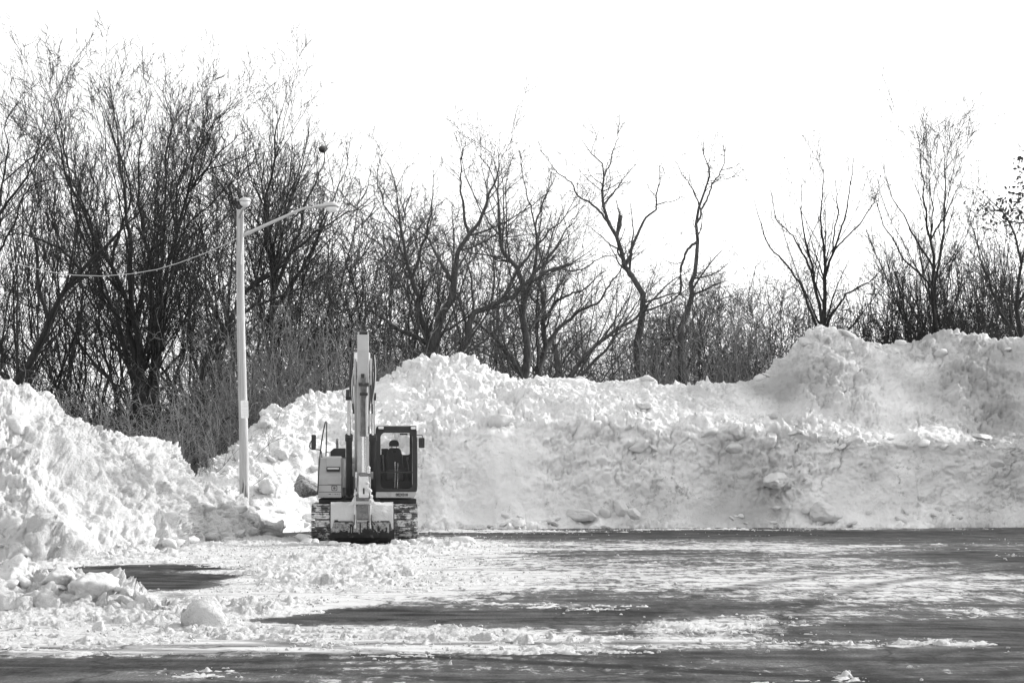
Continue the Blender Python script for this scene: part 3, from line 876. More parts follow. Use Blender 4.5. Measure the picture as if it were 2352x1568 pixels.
STYLE = {
    'vase': dict(per=(1.45, 2.7, 3.8), a=((16, 40), (18, 44), (20, 48)), lr=(0.42, 0.48, 0.60), up=(0.08, 0.05, 0.03), wig=(0.08, 0.11, 0.14), t0=0.20, w=(.009, .0025)),
    'oak': dict(per=(2.5, 3.1, 4.0), a=((28, 62), (28, 60), (28, 60)), lr=(0.38, 0.48, 0.60), up=(0.07, 0.05, 0.03), wig=(0.11, 0.13, 0.16), t0=0.22, w=(.010, .0035)),
    'sparse': dict(per=(3.2, 2.9, 3.6), a=((35, 75), (35, 75), (35, 75)), lr=(0.22, 0.50, 0.60), up=(0.05, 0.03, 0.02), wig=(0.15, 0.18, 0.20), t0=0.30, w=(.010, .005)),
}
NL = 26


def shape_limbs(limbs, style):
    w1, w2 = STYLE[style]['w']
    pts0 = np.zeros((len(limbs), NL, 3)); rad0 = np.zeros((len(limbs), NL))
    for k, (pl, ra, rb) in enumerate(limbs):
        q = resample(pl, NL)
        ln = np.linalg.norm(q[-1] - q[0])
        start = q[0].copy()
        if k > 0:                                # a limb leaves the nearest earlier limb
            e = pts0[:k].reshape(-1, 3); er = rad0[:k].reshape(-1)
            dd_ = (e[:, 0] - q[0, 0]) ** 2 + (e[:, 2] - q[0, 2]) ** 2 + 0.02 * (e[:, 1] - q[0, 1]) ** 2
            j = int(np.argmin(dd_))
            if dd_[j] < 0.8 ** 2:
                f = (1 - np.linspace(0, 1, NL)) ** 2
                q[:, 1] += e[j, 1] - q[0, 1]
                q = q + f[:, None] * (e[j] - q[0]) 
                ra = min(ra, er[j] * 0.80)
        w = gauss_smooth(TR.normal(size=(NL, 3)) * w1 * ln, 1.3, 0) * 1.8 + TR.normal(size=(NL, 3)) * w2 * ln
        w = w * np.minimum(1, np.arange(NL) / 3.0)[:, None]
        pts0[k] = q + w
        rad0[k] = (np.linspace(1, 0, NL) ** 1.1 * (max(ra, rb) - rb) + rb)
    return pts0, rad0


def tree_meshes(limbs, style, rmin, dens=1.0, t0=None):
    """limbs: list of (pts (n,3), r_start, r_end)"""
    st = STYLE[style]
    pts0, rad0 = shape_limbs(limbs, style)
    t0 = st['t0'] if t0 is None else t0
    per = [st['per'][0] * dens, st['per'][1], st['per'][2]]
    p, d, L, r = kids(pts0, rad0, per[0], t0, 1.0, *st['a'][0], st['lr'][0], 0.50, 0.012, 0.8)
    L1 = grow(p, d, L, np.minimum(r, 0.055), 8, st['wig'][0], st['up'][0])
    p, d, L, r = kids(L1[0], L1[1], per[1], 0.12, 1.0, *st['a'][1], st['lr'][1], 0.55, 0.008, 0.4)
    L2 = grow(p, d, L, np.minimum(r, 0.026), 6, st['wig'][1], st['up'][1])
    p, d, L, r = kids(L2[0], L2[1], per[2], 0.15, 1.0, *st['a'][2], st['lr'][2], 0.6, rmin, 0.2)
    L3 = grow(p, d, L, np.minimum(r, 0.0095), 4, st['wig'][2], st['up'][2], 0.4)
    return (tubes([(pts0, rad0, 9)]), tubes([(L1[0], L1[1], 5)]), tubes([(L2[0], L2[1], 3), (L3[0], L3[1], 3)]))


def build_tree(name, base, meshes, bark, twig, label, group=None, rz=0.0):
    root = empty(name, base, rz)
    tag(root, label, "tree", group)
    for nm, (v, q), mt in (("trunk", meshes[0], bark), ("branches", meshes[1], bark), ("twigs", meshes[2], twig)):
        o = link_mesh(nm, raw_mesh(nm, v, q, True), mt, root)
        if nm != 'trunk': o['kind'] = 'stuff'
    return root


def hero(limbs_px, D, style, label, bark='bark_dark', twig='twig_dark', rmin=0.0075, dens=1.0, name="bare_tree", drop=0.0, thick=1.0):
    """limbs_px: list of (points [(px,py)...], r_start, r_end); every limb leans a little nearer or farther"""
    limbs = []
    base = None
    for k, (pl, ra, rb) in enumerate(limbs_px):
        pl = np.array(pl, float)
        pl[:, 1] += drop * np.clip(420 - pl[:, 1], 0, 999)
        s = np.concatenate([[0], np.cumsum(np.linalg.norm(np.diff(pl, axis=0), axis=1))]) / F * D
        lean = TR.uniform(-0.28, 0.28)
        off0 = 0.0
        W = np.array([at(a, b_, D + off0 + lean * s_) for (a, b_), s_ in zip(pl, s)])
        th_ = thick * (1.22 if bark == 'bark_hazed' else 1.0)
        limbs.append((W, ra * th_, rb))
        if base is None: base = np.array((W[0][0], W[0][1], 0.0))
    L2 = []
    for W, ra, rb in limbs:
        L2.append((W - base, ra, min(rb, 0.012) if rb < 0.035 else rb))
    return build_tree(name, tuple(base), tree_meshes(L2, style, rmin, dens), M[bark], M[twig], label)


GY = 1185   # where the ground lies, in picture rows, at the trees' depth
hero([([(338, GY), (322, 850), (300, 640), (288, 540), (268, 400), (235, 270), (215, 175)], .20, .02),
      ([(342, GY), (350, 800), (345, 620), (330, 560), (320, 480), (330, 300), (340, 180)], .20, .02),
      ([(350, GY), (375, 760), (397, 600), (430, 440), (440, 330), (470, 240), (520, 185)], .26, .02),
      ([(428, 450), (490, 320), (530, 270), (565, 235)], .14, .015), ([(430, 445), (470, 370), (540, 330), (585, 300)], .10, .015),
      ([(332, GY), (300, 720), (262, 610), (215, 510), (150, 410), (122, 300), (116, 170)], .18, .015),
      ([(350, 860), (370, 560), (366, 400), (376, 250), (374, 110)], .14, .012),
      ([(345, 830), (385, 590), (400, 430), (420, 300), (415, 160)], .13, .012),
      ([(330, 900), (290, 760), (235, 610), (190, 480), (170, 330), (175, 230)], .13, .012),
      ([(395, 610), (420, 520), (500, 430), (540, 380), (560, 280)], .12, .012),
      ([(440, 430), (480, 330), (500, 250), (490, 190)], .10, .012), ([(470, 480), (530, 400), (570, 350), (590, 280)], .09, .012), ([(300, 600), (330, 450), (300, 330), (290, 220)], .10, .012), ([(262, 610), (220, 470), (180, 400), (160, 280)], .09, .012)], 80, 'vase',
     "huge many stemmed bare tree fanning out left of the lamp pole", dens=1.5, drop=0.22, rmin=0.0095, thick=1.2)
hero([([(45, GY), (50, 880), (113, 737), (191, 614), (267, 550), (330, 490), (360, 400)], .24, .03),
      ([(113, 737), (90, 640), (95, 560), (60, 470)], .10, .015),
      ([(191, 614), (150, 570), (60, 545), (10, 560)], .10, .015)], 72, 'vase', "dark tree leaning right, its trunk crossing low before the many stemmed tree")
hero([([(-60, GY), (-40, 700), (-10, 480), (32, 432), (75, 367), (91, 315), (113, 263)], .20, .02),
      ([(-45, 760), (-20, 560), (0, 399), (10, 334), (8, 270), (30, 220)], .14, .015),
      ([(-30, 620), (60, 420), (130, 404), (160, 415)], .12, .02),
      ([(32, 432), (70, 390), (140, 300), (150, 230)], .08, .015)], 78, 'vase', "bare tree half cut off by the left picture edge")
hero([([(625, GY), (628, 700), (622, 560), (630, 400), (635, 250), (645, 155)], .24, .015),
      ([(627, 680), (660, 560), (690, 470), (735, 330), (745, 270)], .10, .012), ([(625, 640), (600, 500), (585, 400), (595, 290)], .10, .012),
      ([(628, 560), (665, 430), (680, 330), (700, 240)], .09, .012), ([(627, 500), (612, 380), (610, 230)], .08, .012),
      ([(626, 720), (700, 590), (760, 430), (790, 330)], .10, .012)], 85, 'vase', "tall straight bare tree right behind the lamp arm", dens=1.45, drop=0.25, rmin=0.009, thick=1.15)
hero([([(430, GY), (480, 830), (564, 672), (632, 596), (713, 537), (744, 515), (803, 478), (850, 460)], .20, .03),
      ([(564, 672), (650, 590), (640, 500), (700, 420)], .10, .015), ([(500, 790), (580, 700), (690, 650), (780, 600)], .10, .015)], 76, 'oak',
     "leaning bare tree whose long limb slants up to the right under the lamp", 'bark_dark', 'twig_hazed')
hero([([(1000, GY), (1005, 800), (1015, 726), (1046, 650), (1073, 573), (1120, 520), (1133, 440), (1150, 340)], .30, .02),
      ([(990, 1000), (983, 794), (960, 717), (938, 636), (929, 515), (925, 465), (907, 411)], .24, .02),
      ([(938, 636), (978, 546), (996, 465), (1000, 400)], .12, .015), ([(1046, 650), (1010, 600), (985, 560), (955, 540)], .10, .015),
      ([(929, 515), (890, 480), (870, 420), (880, 370)], .10, .015), ([(1073, 573), (1060, 480), (1065, 400), (1075, 350)], .10, .015),
      ([(983, 794), (920, 760), (860, 720), (800, 712)], .11, .02), ([(995, 860), (940, 800), (880, 790), (840, 800)], .10, .02)], 83, 'oak',
     "thick forked bare tree behind the snow peak right of the excavator boom", 'bark_hazed', 'twig_hazed', dens=1.4)
hero([([(1030, GY), (1037, 820), (1073, 744), (1105, 708), (1150, 677), (1192, 647), (1255, 626), (1318, 592), (1364, 558)], .25, .03),
      ([(1150, 677), (1180, 620), (1230, 560), (1290, 500), (1330, 440)], .10, .015), ([(1255, 626), (1320, 625), (1380, 590), (1440, 580)], .08, .012)], 80, 'oak',
     "bare tree bent far to the right over the middle of the bank", 'bark_hazed', 'twig_hazed')
hero([([(1195, GY), (1200, 861), (1217, 802), (1221, 697), (1209, 634), (1175, 596), (1146, 563), (1133, 487), (1154, 411), (1158, 325)], .23, .02),
      ([(1221, 690), (1240, 592), (1236, 521), (1247, 466), (1259, 405)], .15, .015), ([(1196, 860), (1171, 815), (1129, 768), (1085, 735)], .14, .04),
      ([(1236, 521), (1215, 460), (1200, 390), (1190, 350)], .08, .012), ([(1154, 420), (1120, 370), (1100, 350)], .07, .012)], 82, 'oak',
     "crooked bare tree with a low forked trunk above the middle of the bank", 'bark_hazed', 'twig_hazed')
hero([([(1232, GY), (1238, 865), (1247, 789), (1238, 722), (1250, 640), (1263, 584), (1297, 508), (1339, 466)], .22, .02),
      ([(1247, 789), (1289, 739), (1339, 701), (1389, 676), (1423, 626), (1450, 560)], .13, .02), ([(1240, 730), (1276, 680), (1339, 655), (1400, 610)], .11, .02),
      ([(1255, 610), (1240, 540), (1250, 450), (1280, 390)], .09, .012)], 84, 'oak', "bare tree with right sweeping limbs next to the low forked one", 'bark_hazed', 'twig_hazed')
hero([([(1283, GY), (1283, 868), (1277, 812), (1270, 798)], .14, .11), ([(1277, 815), (1268, 800), (1285, 785)], .08, .04)], 79, 'sparse', "short broken off tree stump standing above the bank", 'bark_hazed', 'twig_hazed', name="tree_stump", dens=0.6)
hero([([(1495, GY), (1490, 857), (1469, 781), (1457, 689), (1440, 634), (1423, 579), (1410, 537), (1398, 487), (1387, 416), (1377, 382), (1362, 344), (1326, 311)], .23, .02),
      ([(1387, 416), (1402, 386), (1406, 348), (1423, 315), (1419, 262)], .09, .012), ([(1406, 516), (1373, 479), (1326, 445), (1301, 411), (1276, 390), (1251, 357)], .13, .012),
      ([(1440, 609), (1457, 563), (1473, 521), (1490, 491), (1511, 474), (1509, 453), (1515, 428), (1520, 378)], .13, .012), ([(1511, 474), (1549, 464), (1566, 453)], .05, .01),
      ([(1413, 545), (1421, 520), (1425, 495)], .10, .08), ([(1362, 344), (1372, 310), (1350, 265)], .05, .01), ([(1395, 470), (1440, 400), (1460, 380)], .045, .01)], 81, 'sparse',
     "tallest gnarled tree in the middle with few long limbs against the sky", 'bark_hazed', 'twig_hazed', dens=1.0)
hero([([(1300, GY), (1310, 861), (1364, 806), (1423, 756), (1457, 731), (1532, 655), (1590, 620)], .16, .03),
      ([(1325, 900), (1345, 861), (1390, 810), (1440, 740), (1470, 690)], .14, .03)], 79, 'oak', "twin slanting trunks crossing low behind the middle of the bank", 'bark_hazed', 'twig_hazed', dens=0.9)
hero([([(1560, GY), (1566, 857), (1583, 718), (1587, 647), (1599, 600), (1616, 537), (1604, 495), (1608, 445), (1618, 395), (1616, 353), (1599, 308)], .21, .015),
      ([(1608, 510), (1629, 458), (1644, 416), (1662, 386), (1671, 330)], .11, .012), ([(1606, 480), (1591, 432), (1570, 403), (1553, 374)], .08, .012),
      ([(1614, 540), (1583, 567), (1565, 620), (1560, 680)], .11, .05), ([(1662, 386), (1690, 378), (1705, 370)], .05, .01)], 82, 'sparse',
     "second gnarled tree against the sky, right of the tallest one", 'bark_hazed', 'twig_hazed', dens=1.05)
hero([([(1884, GY), (1886, 743), (1890, 635), (1892, 561), (1873, 471), (1884, 389)], .22, .012),
      ([(1872, 800), (1869, 732), (1854, 635), (1839, 546), (1828, 501), (1838, 432)], .16, .012), ([(1862, 790), (1825, 672), (1787, 609), (1750, 561), (1720, 475)], .12, .012),
      ([(1890, 640), (1906, 579), (1929, 486), (1940, 378)], .12, .012), ([(1907, 585), (1955, 531), (1988, 479), (2003, 419)], .09, .012),
      ([(1895, 800), (1906, 735), (1936, 683), (1981, 657), (2022, 613)], .12, .012), ([(1854, 640), (1810, 557), (1772, 520), (1754, 445)], .09, .012),
      ([(1892, 600), (1905, 500), (1900, 420)], .08, .012)], 84, 'vase', "fan shaped bare tree directly above the highest snow peak", dens=0.8)
hero([([(2148, GY), (2148, 758), (2144, 635), (2130, 486), (2117, 419), (2104, 312)], .17, .012), ([(2160, GY), (2163, 758), (2161, 561), (2169, 449), (2167, 375), (2169, 300)], .17, .012),
      ([(2141, 610), (2092, 516), (2055, 449), (2040, 400)], .10, .012), ([(2163, 560), (2193, 471), (2223, 386)], .09, .012), ([(2165, 800), (2130, 642), (2074, 583), (2018, 486), (2005, 440)], .11, .012),
      ([(2140, 560), (2150, 480), (2140, 400)], .07, .012), ([(2166, 420), (2195, 370), (2190, 320)], .05, .01)], 83, 'vase', "slim twin stemmed tree rising highest on the right", dens=0.8)
leafy = hero([([(2340, GY), (2340, 758), (2342, 616), (2323, 516), (2293, 479), (2241, 430)], .18, .012), ([(2342, 620), (2352, 540), (2345, 430), (2327, 375), (2338, 310)], .11, .012),
              ([(2330, 800), (2278, 720), (2226, 561), (2194, 495)], .11, .012), ([(2344, 700), (2400, 560), (2420, 420)], .10, .012), ([(2330, 530), (2290, 520), (2260, 500)], .05, .01)], 80, 'oak',
             "tree at the right picture edge still holding dead leaves", dens=0.8)
# its last leaves
lv = []
for _ in range(420):
    cx, cy, sx, sy = random.Random(_).choice([(2335, 455, 16, 20), (2300, 480, 20, 12), (2340, 500, 14, 14), (2295, 515, 30, 18), (2345, 400, 10, 30), (2260, 460, 25, 15)])
    lv.append(at(cx + TR.normal() * sx, cy + TR.normal() * sy, 80 + TR.normal() * 0.9))
lv = np.array(lv) - np.array(leafy.location)
a = unit(TR.normal(size=lv.shape)); b = unit(np.cross(a, TR.normal(size=lv.shape)))
sz = TR.uniform(.05, .12, (len(lv), 1))
VV = np.stack([lv + a * sz, lv + b * sz * .55, lv - a * sz, lv - b * sz * .55], 1).reshape(-1, 3)
tag(link_mesh("leaves", raw_mesh("leaves", VV, np.arange(len(VV)).reshape(-1, 4), False), M['leaf'], leafy), kind='stuff')
# bird nest in the crown right of the lamp
nb = bmesh.new(); bmesh.ops.create_icosphere(nb, subdivisions=2, radius=0.19)
for v in nb.verts: v.co = v.co * random.uniform(.75, 1.25); v.co.z *= .7
nm = bpy.data.meshes.new("bird_nest"); nb.to_mesh(nm); nb.free()
no = link_mesh("bird_nest", nm, M['nest']); no.location = at(742, 343, 85)
tag(no, "small dark bird nest high in the crown right of the lamp", "nest")

# ---- filler trees of the thicket: four kinds, copied
def proto(style, h, stems, spread, seed, dens):
    TR.seed(seed)
    limbs = []
    for k in range(stems):
        az = TR.uniform(0, 6.28); sp = TR.uniform(.15, 1) * spread * h
        hh = h * TR.uniform(.7, 1.0)
        tip = np.array((math.cos(az) * sp, math.sin(az) * sp, hh))
        m1 = tip * np.array((.15, .15, .28)) + TR.normal(size=3) * .03 * h; m2 = tip * np.array((.7, .7, .6)) + TR.normal(size=3) * .05 * h
        limbs.append((np.array([(TR.normal() * .25, TR.normal() * .25, 0), m1, m2, tip]), 0.0085 * h * TR.uniform(.6, 1.15), 0.008))
    return tree_meshes(limbs, style, 0.007, dens, 0.08)


PROTO = []
for k, (stl, h, stn, spr, dns, bk, tw) in enumerate([('vase', 10, 4, .26, 1.0, 'bark_dark', 'twig_dark'), ('oak', 9, 3, .36, 1.2, 'bark_hazed', 'twig_hazed'), ('vase', 8, 6, .34, .9, 'bark_dark', 'twig_dark'), ('oak', 8, 4, .30, 1.1, 'bark_hazed', 'twig_hazed')]):
    ms = proto(stl, h, stn, spr, 60 + k, dns)
    PROTO.append((h, [raw_mesh(nm, v, q, True) for nm, (v, q) in zip(("trunk", "branches", "twigs"), ms)], M[bk], M[tw]))
    for me, mt in zip(PROTO[-1][1], (M[bk], M[bk], M[tw])): me.materials.append(mt)


def filler(px, d, top, kind, label, group):
    h, mes, bk, tw = PROTO[kind]
    H = EYE + (1093 - top) / F * d
    p = at(px, 1093, d)
    root = empty("bare_tree", (p[0], p[1], 0), rnd.uniform(0, 6.28))
    s = H / (h * 1.02)
    root.scale = (s * rnd.uniform(.85, 1.1), s * rnd.uniform(.85, 1.1), s)
    tag(root, label, "tree", group)
    for nm, me in zip(("trunk", "branches", "twigs"), mes):
        o = bpy.data.objects.new(nm, me); COL.objects.link(o); o.parent = root
        if nm != 'trunk': o['kind'] = 'stuff'


SKY_X = [0, 60, 120, 200, 300, 375, 480, 560, 600, 650, 720, 780, 830, 900, 1000, 1070, 1150, 1240, 1300, 1400, 1480, 1600, 1700, 1760, 1820, 1880, 1950, 2000, 2050, 2100, 2160, 2210, 2260, 2340, 2500]
SKY_Y = [230, 235, 230, 200, 190, 170, 190, 220, 240, 230, 290, 330, 370, 380, 400, 400, 400, 430, 520, 560, 540, 560, 540, 520, 560, 520, 540, 560, 540, 520, 500, 500, 500, 440, 440]
ZONES = [(-60, 430, 9, (0, 2, 1), 1.00, "bare tree filling the thicket behind the left snow bank", "thicket trees behind the left bank"),
         (430, 900, 14, (0, 1, 3), 1.0, "bare tree in the thicket behind lamp pole and boom", "thicket trees behind pole and excavator"),
         (900, 1500, 13, (1, 3), 0.75, "thin grey bare tree standing behind the middle of the far bank", "thin trees behind the middle of the bank"),
         (1500, 1860, 17, (1, 3, 3), 1.0, "slender grey tree in the thicket left of the highest snow peak", "thicket trees left of the snow peak"),
         (1950, 2450, 20, (2, 0), 1.0, "slender dark tree in the dense thicket at the right", "dark thicket trees at the right")]
for x0, x1, n, kinds, hf, lab, grp in ZONES:
    for k in range(n):
        px = x0 + (x1 - x0) * (k + rnd.uniform(.1, .9)) / n
        d = rnd.uniform(84, 104)
        sky = float(np.interp(px, SKY_X, SKY_Y))
        top = sky + abs(rnd.gauss(0, 1)) * 110 + 50
        filler(px, d, min(top, 760), rnd.choice(kinds), lab, grp)

# ---- undergrowth: uncountable brush
def brush_mesh(seed, w, h, stems, depth=3.0, curl=0.16):
    TR.seed(seed)
    p0 = np.stack([TR.uniform(-w / 2, w / 2, stems), TR.uniform(-depth / 2, depth / 2, stems), np.full(stems, -0.1)], 1)
    d0 = np.stack([TR.normal(size=stems) * .35, TR.normal(size=stems) * .3, np.ones(stems)], 1)
    A = grow(p0, d0, h * TR.uniform(.45, 1.0, stems), TR.uniform(.012, .03, stems), 9, curl, 0.02)
    p, d, L, r = kids(A[0], A[1], 2.6, .15, 1, 20, 70, .35, .7, .009)
    B = grow(p, d, L, np.minimum(r, .016), 6, .26, -0.01)
    p, d, L, r = kids(B[0], B[1], 4.0, .1, 1, 25, 75, .45, .8, .007)
    C = grow(p, d, L, np.minimum(r, .010), 4, .30, -0.02, .5)
    v, q = tubes([(A[0], A[1], 4), (B[0], B[1], 3), (C[0], C[1], 3)])
    return raw_mesh("undergrowth", v, q, True)


BR = [brush_mesh(5, 6, 4.6, 85), brush_mesh(6, 6, 4.2, 85, curl=.22)]
for b_ in BR: b_.materials.append(M['brush'])


def brush(px, d, sx, sz, k, label, z=0.0, flip=False, mat=None):
    o = bpy.data.objects.new("undergrowth", BR[k]); COL.objects.link(o)
    p = at(px, 1093, d); o.location = (p[0], p[1], z)
    o.rotation_euler = (0, 0, (math.pi if flip else 0) + rnd.uniform(-.2, .2)); o.scale = (sx, 1.0, sz)
    tag(o, label, "brush", kind='stuff')
    if mat:
        o.material_slots[0].link = 'OBJECT'; o.material_slots[0].material = M[mat]


for px, d, sx, sz, k in [(-20, 62, 1.1, 1.2, 0), (160, 63, 1.0, 1.1, 1), (300, 64, 1.0, 1.1, 0), (440, 66, .9, 1.2, 1), (200, 70, 1.2, 1.4, 0), (420, 72, 1.2, 1.5, 1), (40, 72, 1.2, 1.4, 1), (520, 69, .8, 1.2, 0), (330, 78, 1.3, 1.7, 0), (-40, 78, 1.2, 1.8, 0)]:
    brush(px, d, sx, sz, k, "tangled leafless brush behind the left snow bank", flip=bool(k), mat='brush_dark' if d > 69 else None)
for px, d, sx, sz, k in [(620, 74, 1.1, 1.5, 1), (740, 77, 1.1, 1.7, 0), (850, 79, 1.0, 1.8, 1), (700, 84, 1.3, 1.9, 0), (930, 82, .8, 1.5, 0), (660, 72, .9, 1.9, 0), (790, 75, 1.0, 2.2, 1), (570, 78, 1.0, 2.1, 0)]:
    brush(px, d, sx, sz, k, "tangled leafless brush behind pole and excavator", flip=bool(k))
for px, d, sx, sz, k in [(1600, 80, 1.1, 2.0, 0), (1720, 82, 1.1, 2.1, 1), (1500, 84, 1.0, 1.8, 1), (1660, 88, 1.2, 2.6, 0), (1560, 90, 1.2, 2.4, 1), (1770, 86, .8, 2.4, 0)]:
    brush(px, d, sx, sz, k, "grey brush behind the dip in the far bank", flip=bool(k))
for px, d, sx, sz, k in [(2010, 82, 1.0, 2.2, 0), (2120, 83, 1.0, 2.5, 1), (2230, 84, 1.0, 2.8, 0), (2340, 83, 1.0, 2.9, 1), (2180, 90, 1.2, 3.0, 0), (2300, 90, 1.2, 3.3, 1), (2080, 88, 1.1, 2.6, 0), (2390, 92, 1.2, 3.3, 0)]:
    brush(px, d, sx, sz, k, "dense dark brush behind the right bank", flip=bool(k), mat='brush_dark')

for px, d, sx, sz, k in [(1010, 86, 1.1, 1.7, 0), (1130, 88, 1.1, 1.9, 1), (1260, 87, 1.1, 1.8, 0), (1390, 88, 1.1, 1.9, 1)]:
    brush(px, d, sx, sz, k, "thin grey brush behind the middle of the far bank", flip=bool(k))

# far wood that closes the view low between the trunks
n = 520
wx = np.linspace(-170, 170, n)
hh = 12.5 + 2.2 * fbm(np.stack([wx, wx * 0, wx * 0], 1), 14, 3, 4) + 1.3 * fbm(np.stack([wx, wx * 0, wx * 0], 1), 2.2, 4, 9, .7)
fw = np.concatenate([np.stack([wx, np.full(n, 300.0), np.full(n, -1.0)], 1), np.stack([wx, 302 + 2 * fbm(np.stack([wx, wx * 0, wx * 0], 1), 6, 3, 2), hh * .55], 1),
                     np.stack([wx, np.full(n, 306.0), hh], 1), np.stack([wx, np.full(n, 330.0), np.full(n, -1.0)], 1)])
fo = link_mesh("far_wood", raw_mesh("far_wood", fw, grid_quads(n, 4), True), simple_mat("far_wood", 0.17, 0.9, var=.05, scale=.4))
tag(fo, "low grey far off wood seen between the trunks", "wood", kind='stuff')
# ------------------------------------------------------------------ mesh builder for made things
class MB:
    def __init__(self): self.bm = bmesh.new()

    def box(self, x0, x1, y0, y1, z0, z1, rot=None):
        r = bmesh.ops.create_cube(self.bm, size=1.0)
        c = Vector(((x0 + x1) / 2, (y0 + y1) / 2, (z0 + z1) / 2))
        for v in r['verts']:
            v.co = Vector((v.co.x * (x1 - x0), v.co.y * (y1 - y0), v.co.z * (z1 - z0)))
            if rot is not None: v.co = rot @ v.co
            v.co += c
        return self

    def prism(self, poly, a0, a1, axis='x'):
        """polygon extruded along an axis; poly in the two other coordinates"""
        def mk(p, a):
            if axis == 'x': return (a, p[0], p[1])
            if axis == 'y': return (p[0], a, p[1])
            return (p[0], p[1], a)
        A = [self.bm.verts.new(mk(p, a0)) for p in poly]; B = [self.bm.verts.new(mk(p, a1)) for p in poly]
        n = len(poly)
        self.bm.faces.new(A); self.bm.faces.new(B[::-1])
        for i in range(n): self.bm.faces.new((A[i], B[i], B[(i + 1) % n], A[(i + 1) % n]))
        return self

    def ring(self, outer, inner, y0, y1):
        """frame between two outlines with equal point counts in (x, z), from y0 to y1"""
        n = len(outer)
        V = [[self.bm.verts.new((p[0], y, p[1])) for p in o] for o in (outer, inner) for y in (y0, y1)]
        of, ob, jf, jb = V
        for i in range(n):
            j = (i + 1) % n
            self.bm.faces.new((of[i], of[j], jf[j], jf[i])); self.bm.faces.new((ob[i], jb[i], jb[j], ob[j]))
            self.bm.faces.new((of[i], ob[i], ob[j], of[j])); self.bm.faces.new((jf[i], jf[j], jb[j], jb[i]))
        return self

    def tube(self, pts, r, n=10, r1=None, caps=True):
        pts = [Vector(p) for p in pts]
        m = len(pts); rings = []
        ref = None
        for i, p in enumerate(pts):
            t = (pts[min(i + 1, m - 1)] - pts[max(i - 1, 0)]).normalized()
            if ref is None: ref = Vector((0, 0, 1)) if abs(t.z) < .9 else Vector((1, 0, 0))
            a = (ref - t * ref.dot(t)).normalized(); b = t.cross(a); ref = a
            rr = r if r1 is None else r + (r1 - r) * i / (m - 1)
            rings.append([self.bm.verts.new(p + rr * (a * math.cos(2 * math.pi * k / n) + b * math.sin(2 * math.pi * k / n))) for k in range(n)])
        for A, B in zip(rings, rings[1:]):
            for k in range(n): self.bm.faces.new((A[k], A[(k + 1) % n], B[(k + 1) % n], B[k]))
        if caps: self.bm.faces.new(rings[0][::-1]); self.bm.faces.new(rings[-1])
        return self

    def build(self, name, mat, parent=None, bevel=0.0, smooth=False):
        bmesh.ops.recalc_face_normals(self.bm, faces=self.bm.faces)
        me = bpy.data.meshes.new(name); self.bm.to_mesh(me); self.bm.free()
        if smooth: 
            me.polygons.foreach_set("use_smooth", np.full(len(me.polygons), True))
            me.set_sharp_from_angle(angle=R(40))
        o = link_mesh(name, me, mat, parent)
        if bevel > 0:
            b = o.modifiers.new("bevel", 'BEVEL'); b.width = bevel; b.segments = 2; b.limit_method = 'ANGLE'; b.angle_limit = R(40)
        return o


def rrect(x0, x1, z0, z1, rs, n=6):
    """rounded rectangle outline; rs = radii at (lower left, lower right, upper right, upper left)"""
    out = []
    for (cx, cz, r, a) in ((x0 + rs[0], z0 + rs[0], rs[0], 180), (x1 - rs[1], z0 + rs[1], rs[1], 270), (x1 - rs[2], z1 - rs[2], rs[2], 0), (x0 + rs[3], z1 - rs[3], rs[3], 90)):
        for k in range(n):
            t = R(a + 90.0 * k / (n - 1)); out.append((cx + r * math.cos(t), cz + r * math.sin(t)))
    return out


def text_mesh(name, s, size, mat, parent, loc, sx=1.0, depth=0.002, offset=0.0):
    c = bpy.data.curves.new(name, 'FONT'); c.body = s; c.size = size; c.align_x = 'CENTER'; c.align_y = 'CENTER'; c.extrude = depth; c.offset = offset
    c.resolution_u = 3
    t = bpy.data.objects.new(name, c); COL.objects.link(t)
    bpy.context.view_layer.update()
    me = bpy.data.meshes.new_from_object(t.evaluated_get(bpy.context.evaluated_depsgraph_get()))
    bpy.data.objects.remove(t); bpy.data.curves.remove(c)
    me.name = name
    o = link_mesh(name, me, mat, parent)
    o.location = loc; o.rotation_euler = (R(90), 0, 0); o.scale = (sx, 1, 1)
    return o


# ------------------------------------------------------------------ lamp pole
PD = 59.5
pb = at(561, 1150, PD)
lamp = empty("street_lamp", (pb[0], pb[1], 0.0))
tag(lamp, "tall wooden lamp pole with two cobra head lamps standing in the snow", "street lamp")
top = at(551, 482, PD) - np.array((pb[0], pb[1], 0))
# the pole: a tapering, slightly leaning wooden shaft
zz = np.linspace(0.0, top[2], 22)
pp = [(top[0] * (z_ / top[2]) ** 1.1 + 0.02 * math.sin(z_ * .7), 0.0, z_) for z_ in zz]
m = MB(); m.tube(pp, 0.150, 18, 0.108); m.build("pole", M['wood'], lamp, smooth=True)


def lp(x, y, dy=0.0): 
    w = at(x, y, PD + dy); return (w[0] - pb[0], dy, w[2])


m = MB(); m.tube([lp(558, 487, -.13), lp(557, 540, -.135), lp(554, 585, -.14), lp(553, 608, -.14)], 0.030, 8); m.build("conduit", M['galv'], lamp, smooth=True)
arm = MB(); arm.tube([lp(558, 541), lp(590, 526.3), lp(625, 510.5), lp(655, 497), lp(682, 484.5), lp(700, 478), lp(724, 476)], 0.056, 12, 0.030); arm.build("lamp_arm", M['galv'], lamp, smooth=True)
arm2 = MB(); arm2.tube([(top[0], -.08, top[2] - .22), (top[0] + .14, -.5, top[2] - .06), (top[0] + .33, -1.1, top[2] - .02)], 0.055, 12, 0.035); arm2.build("lamp_arm", M['galv'], lamp, smooth=True)


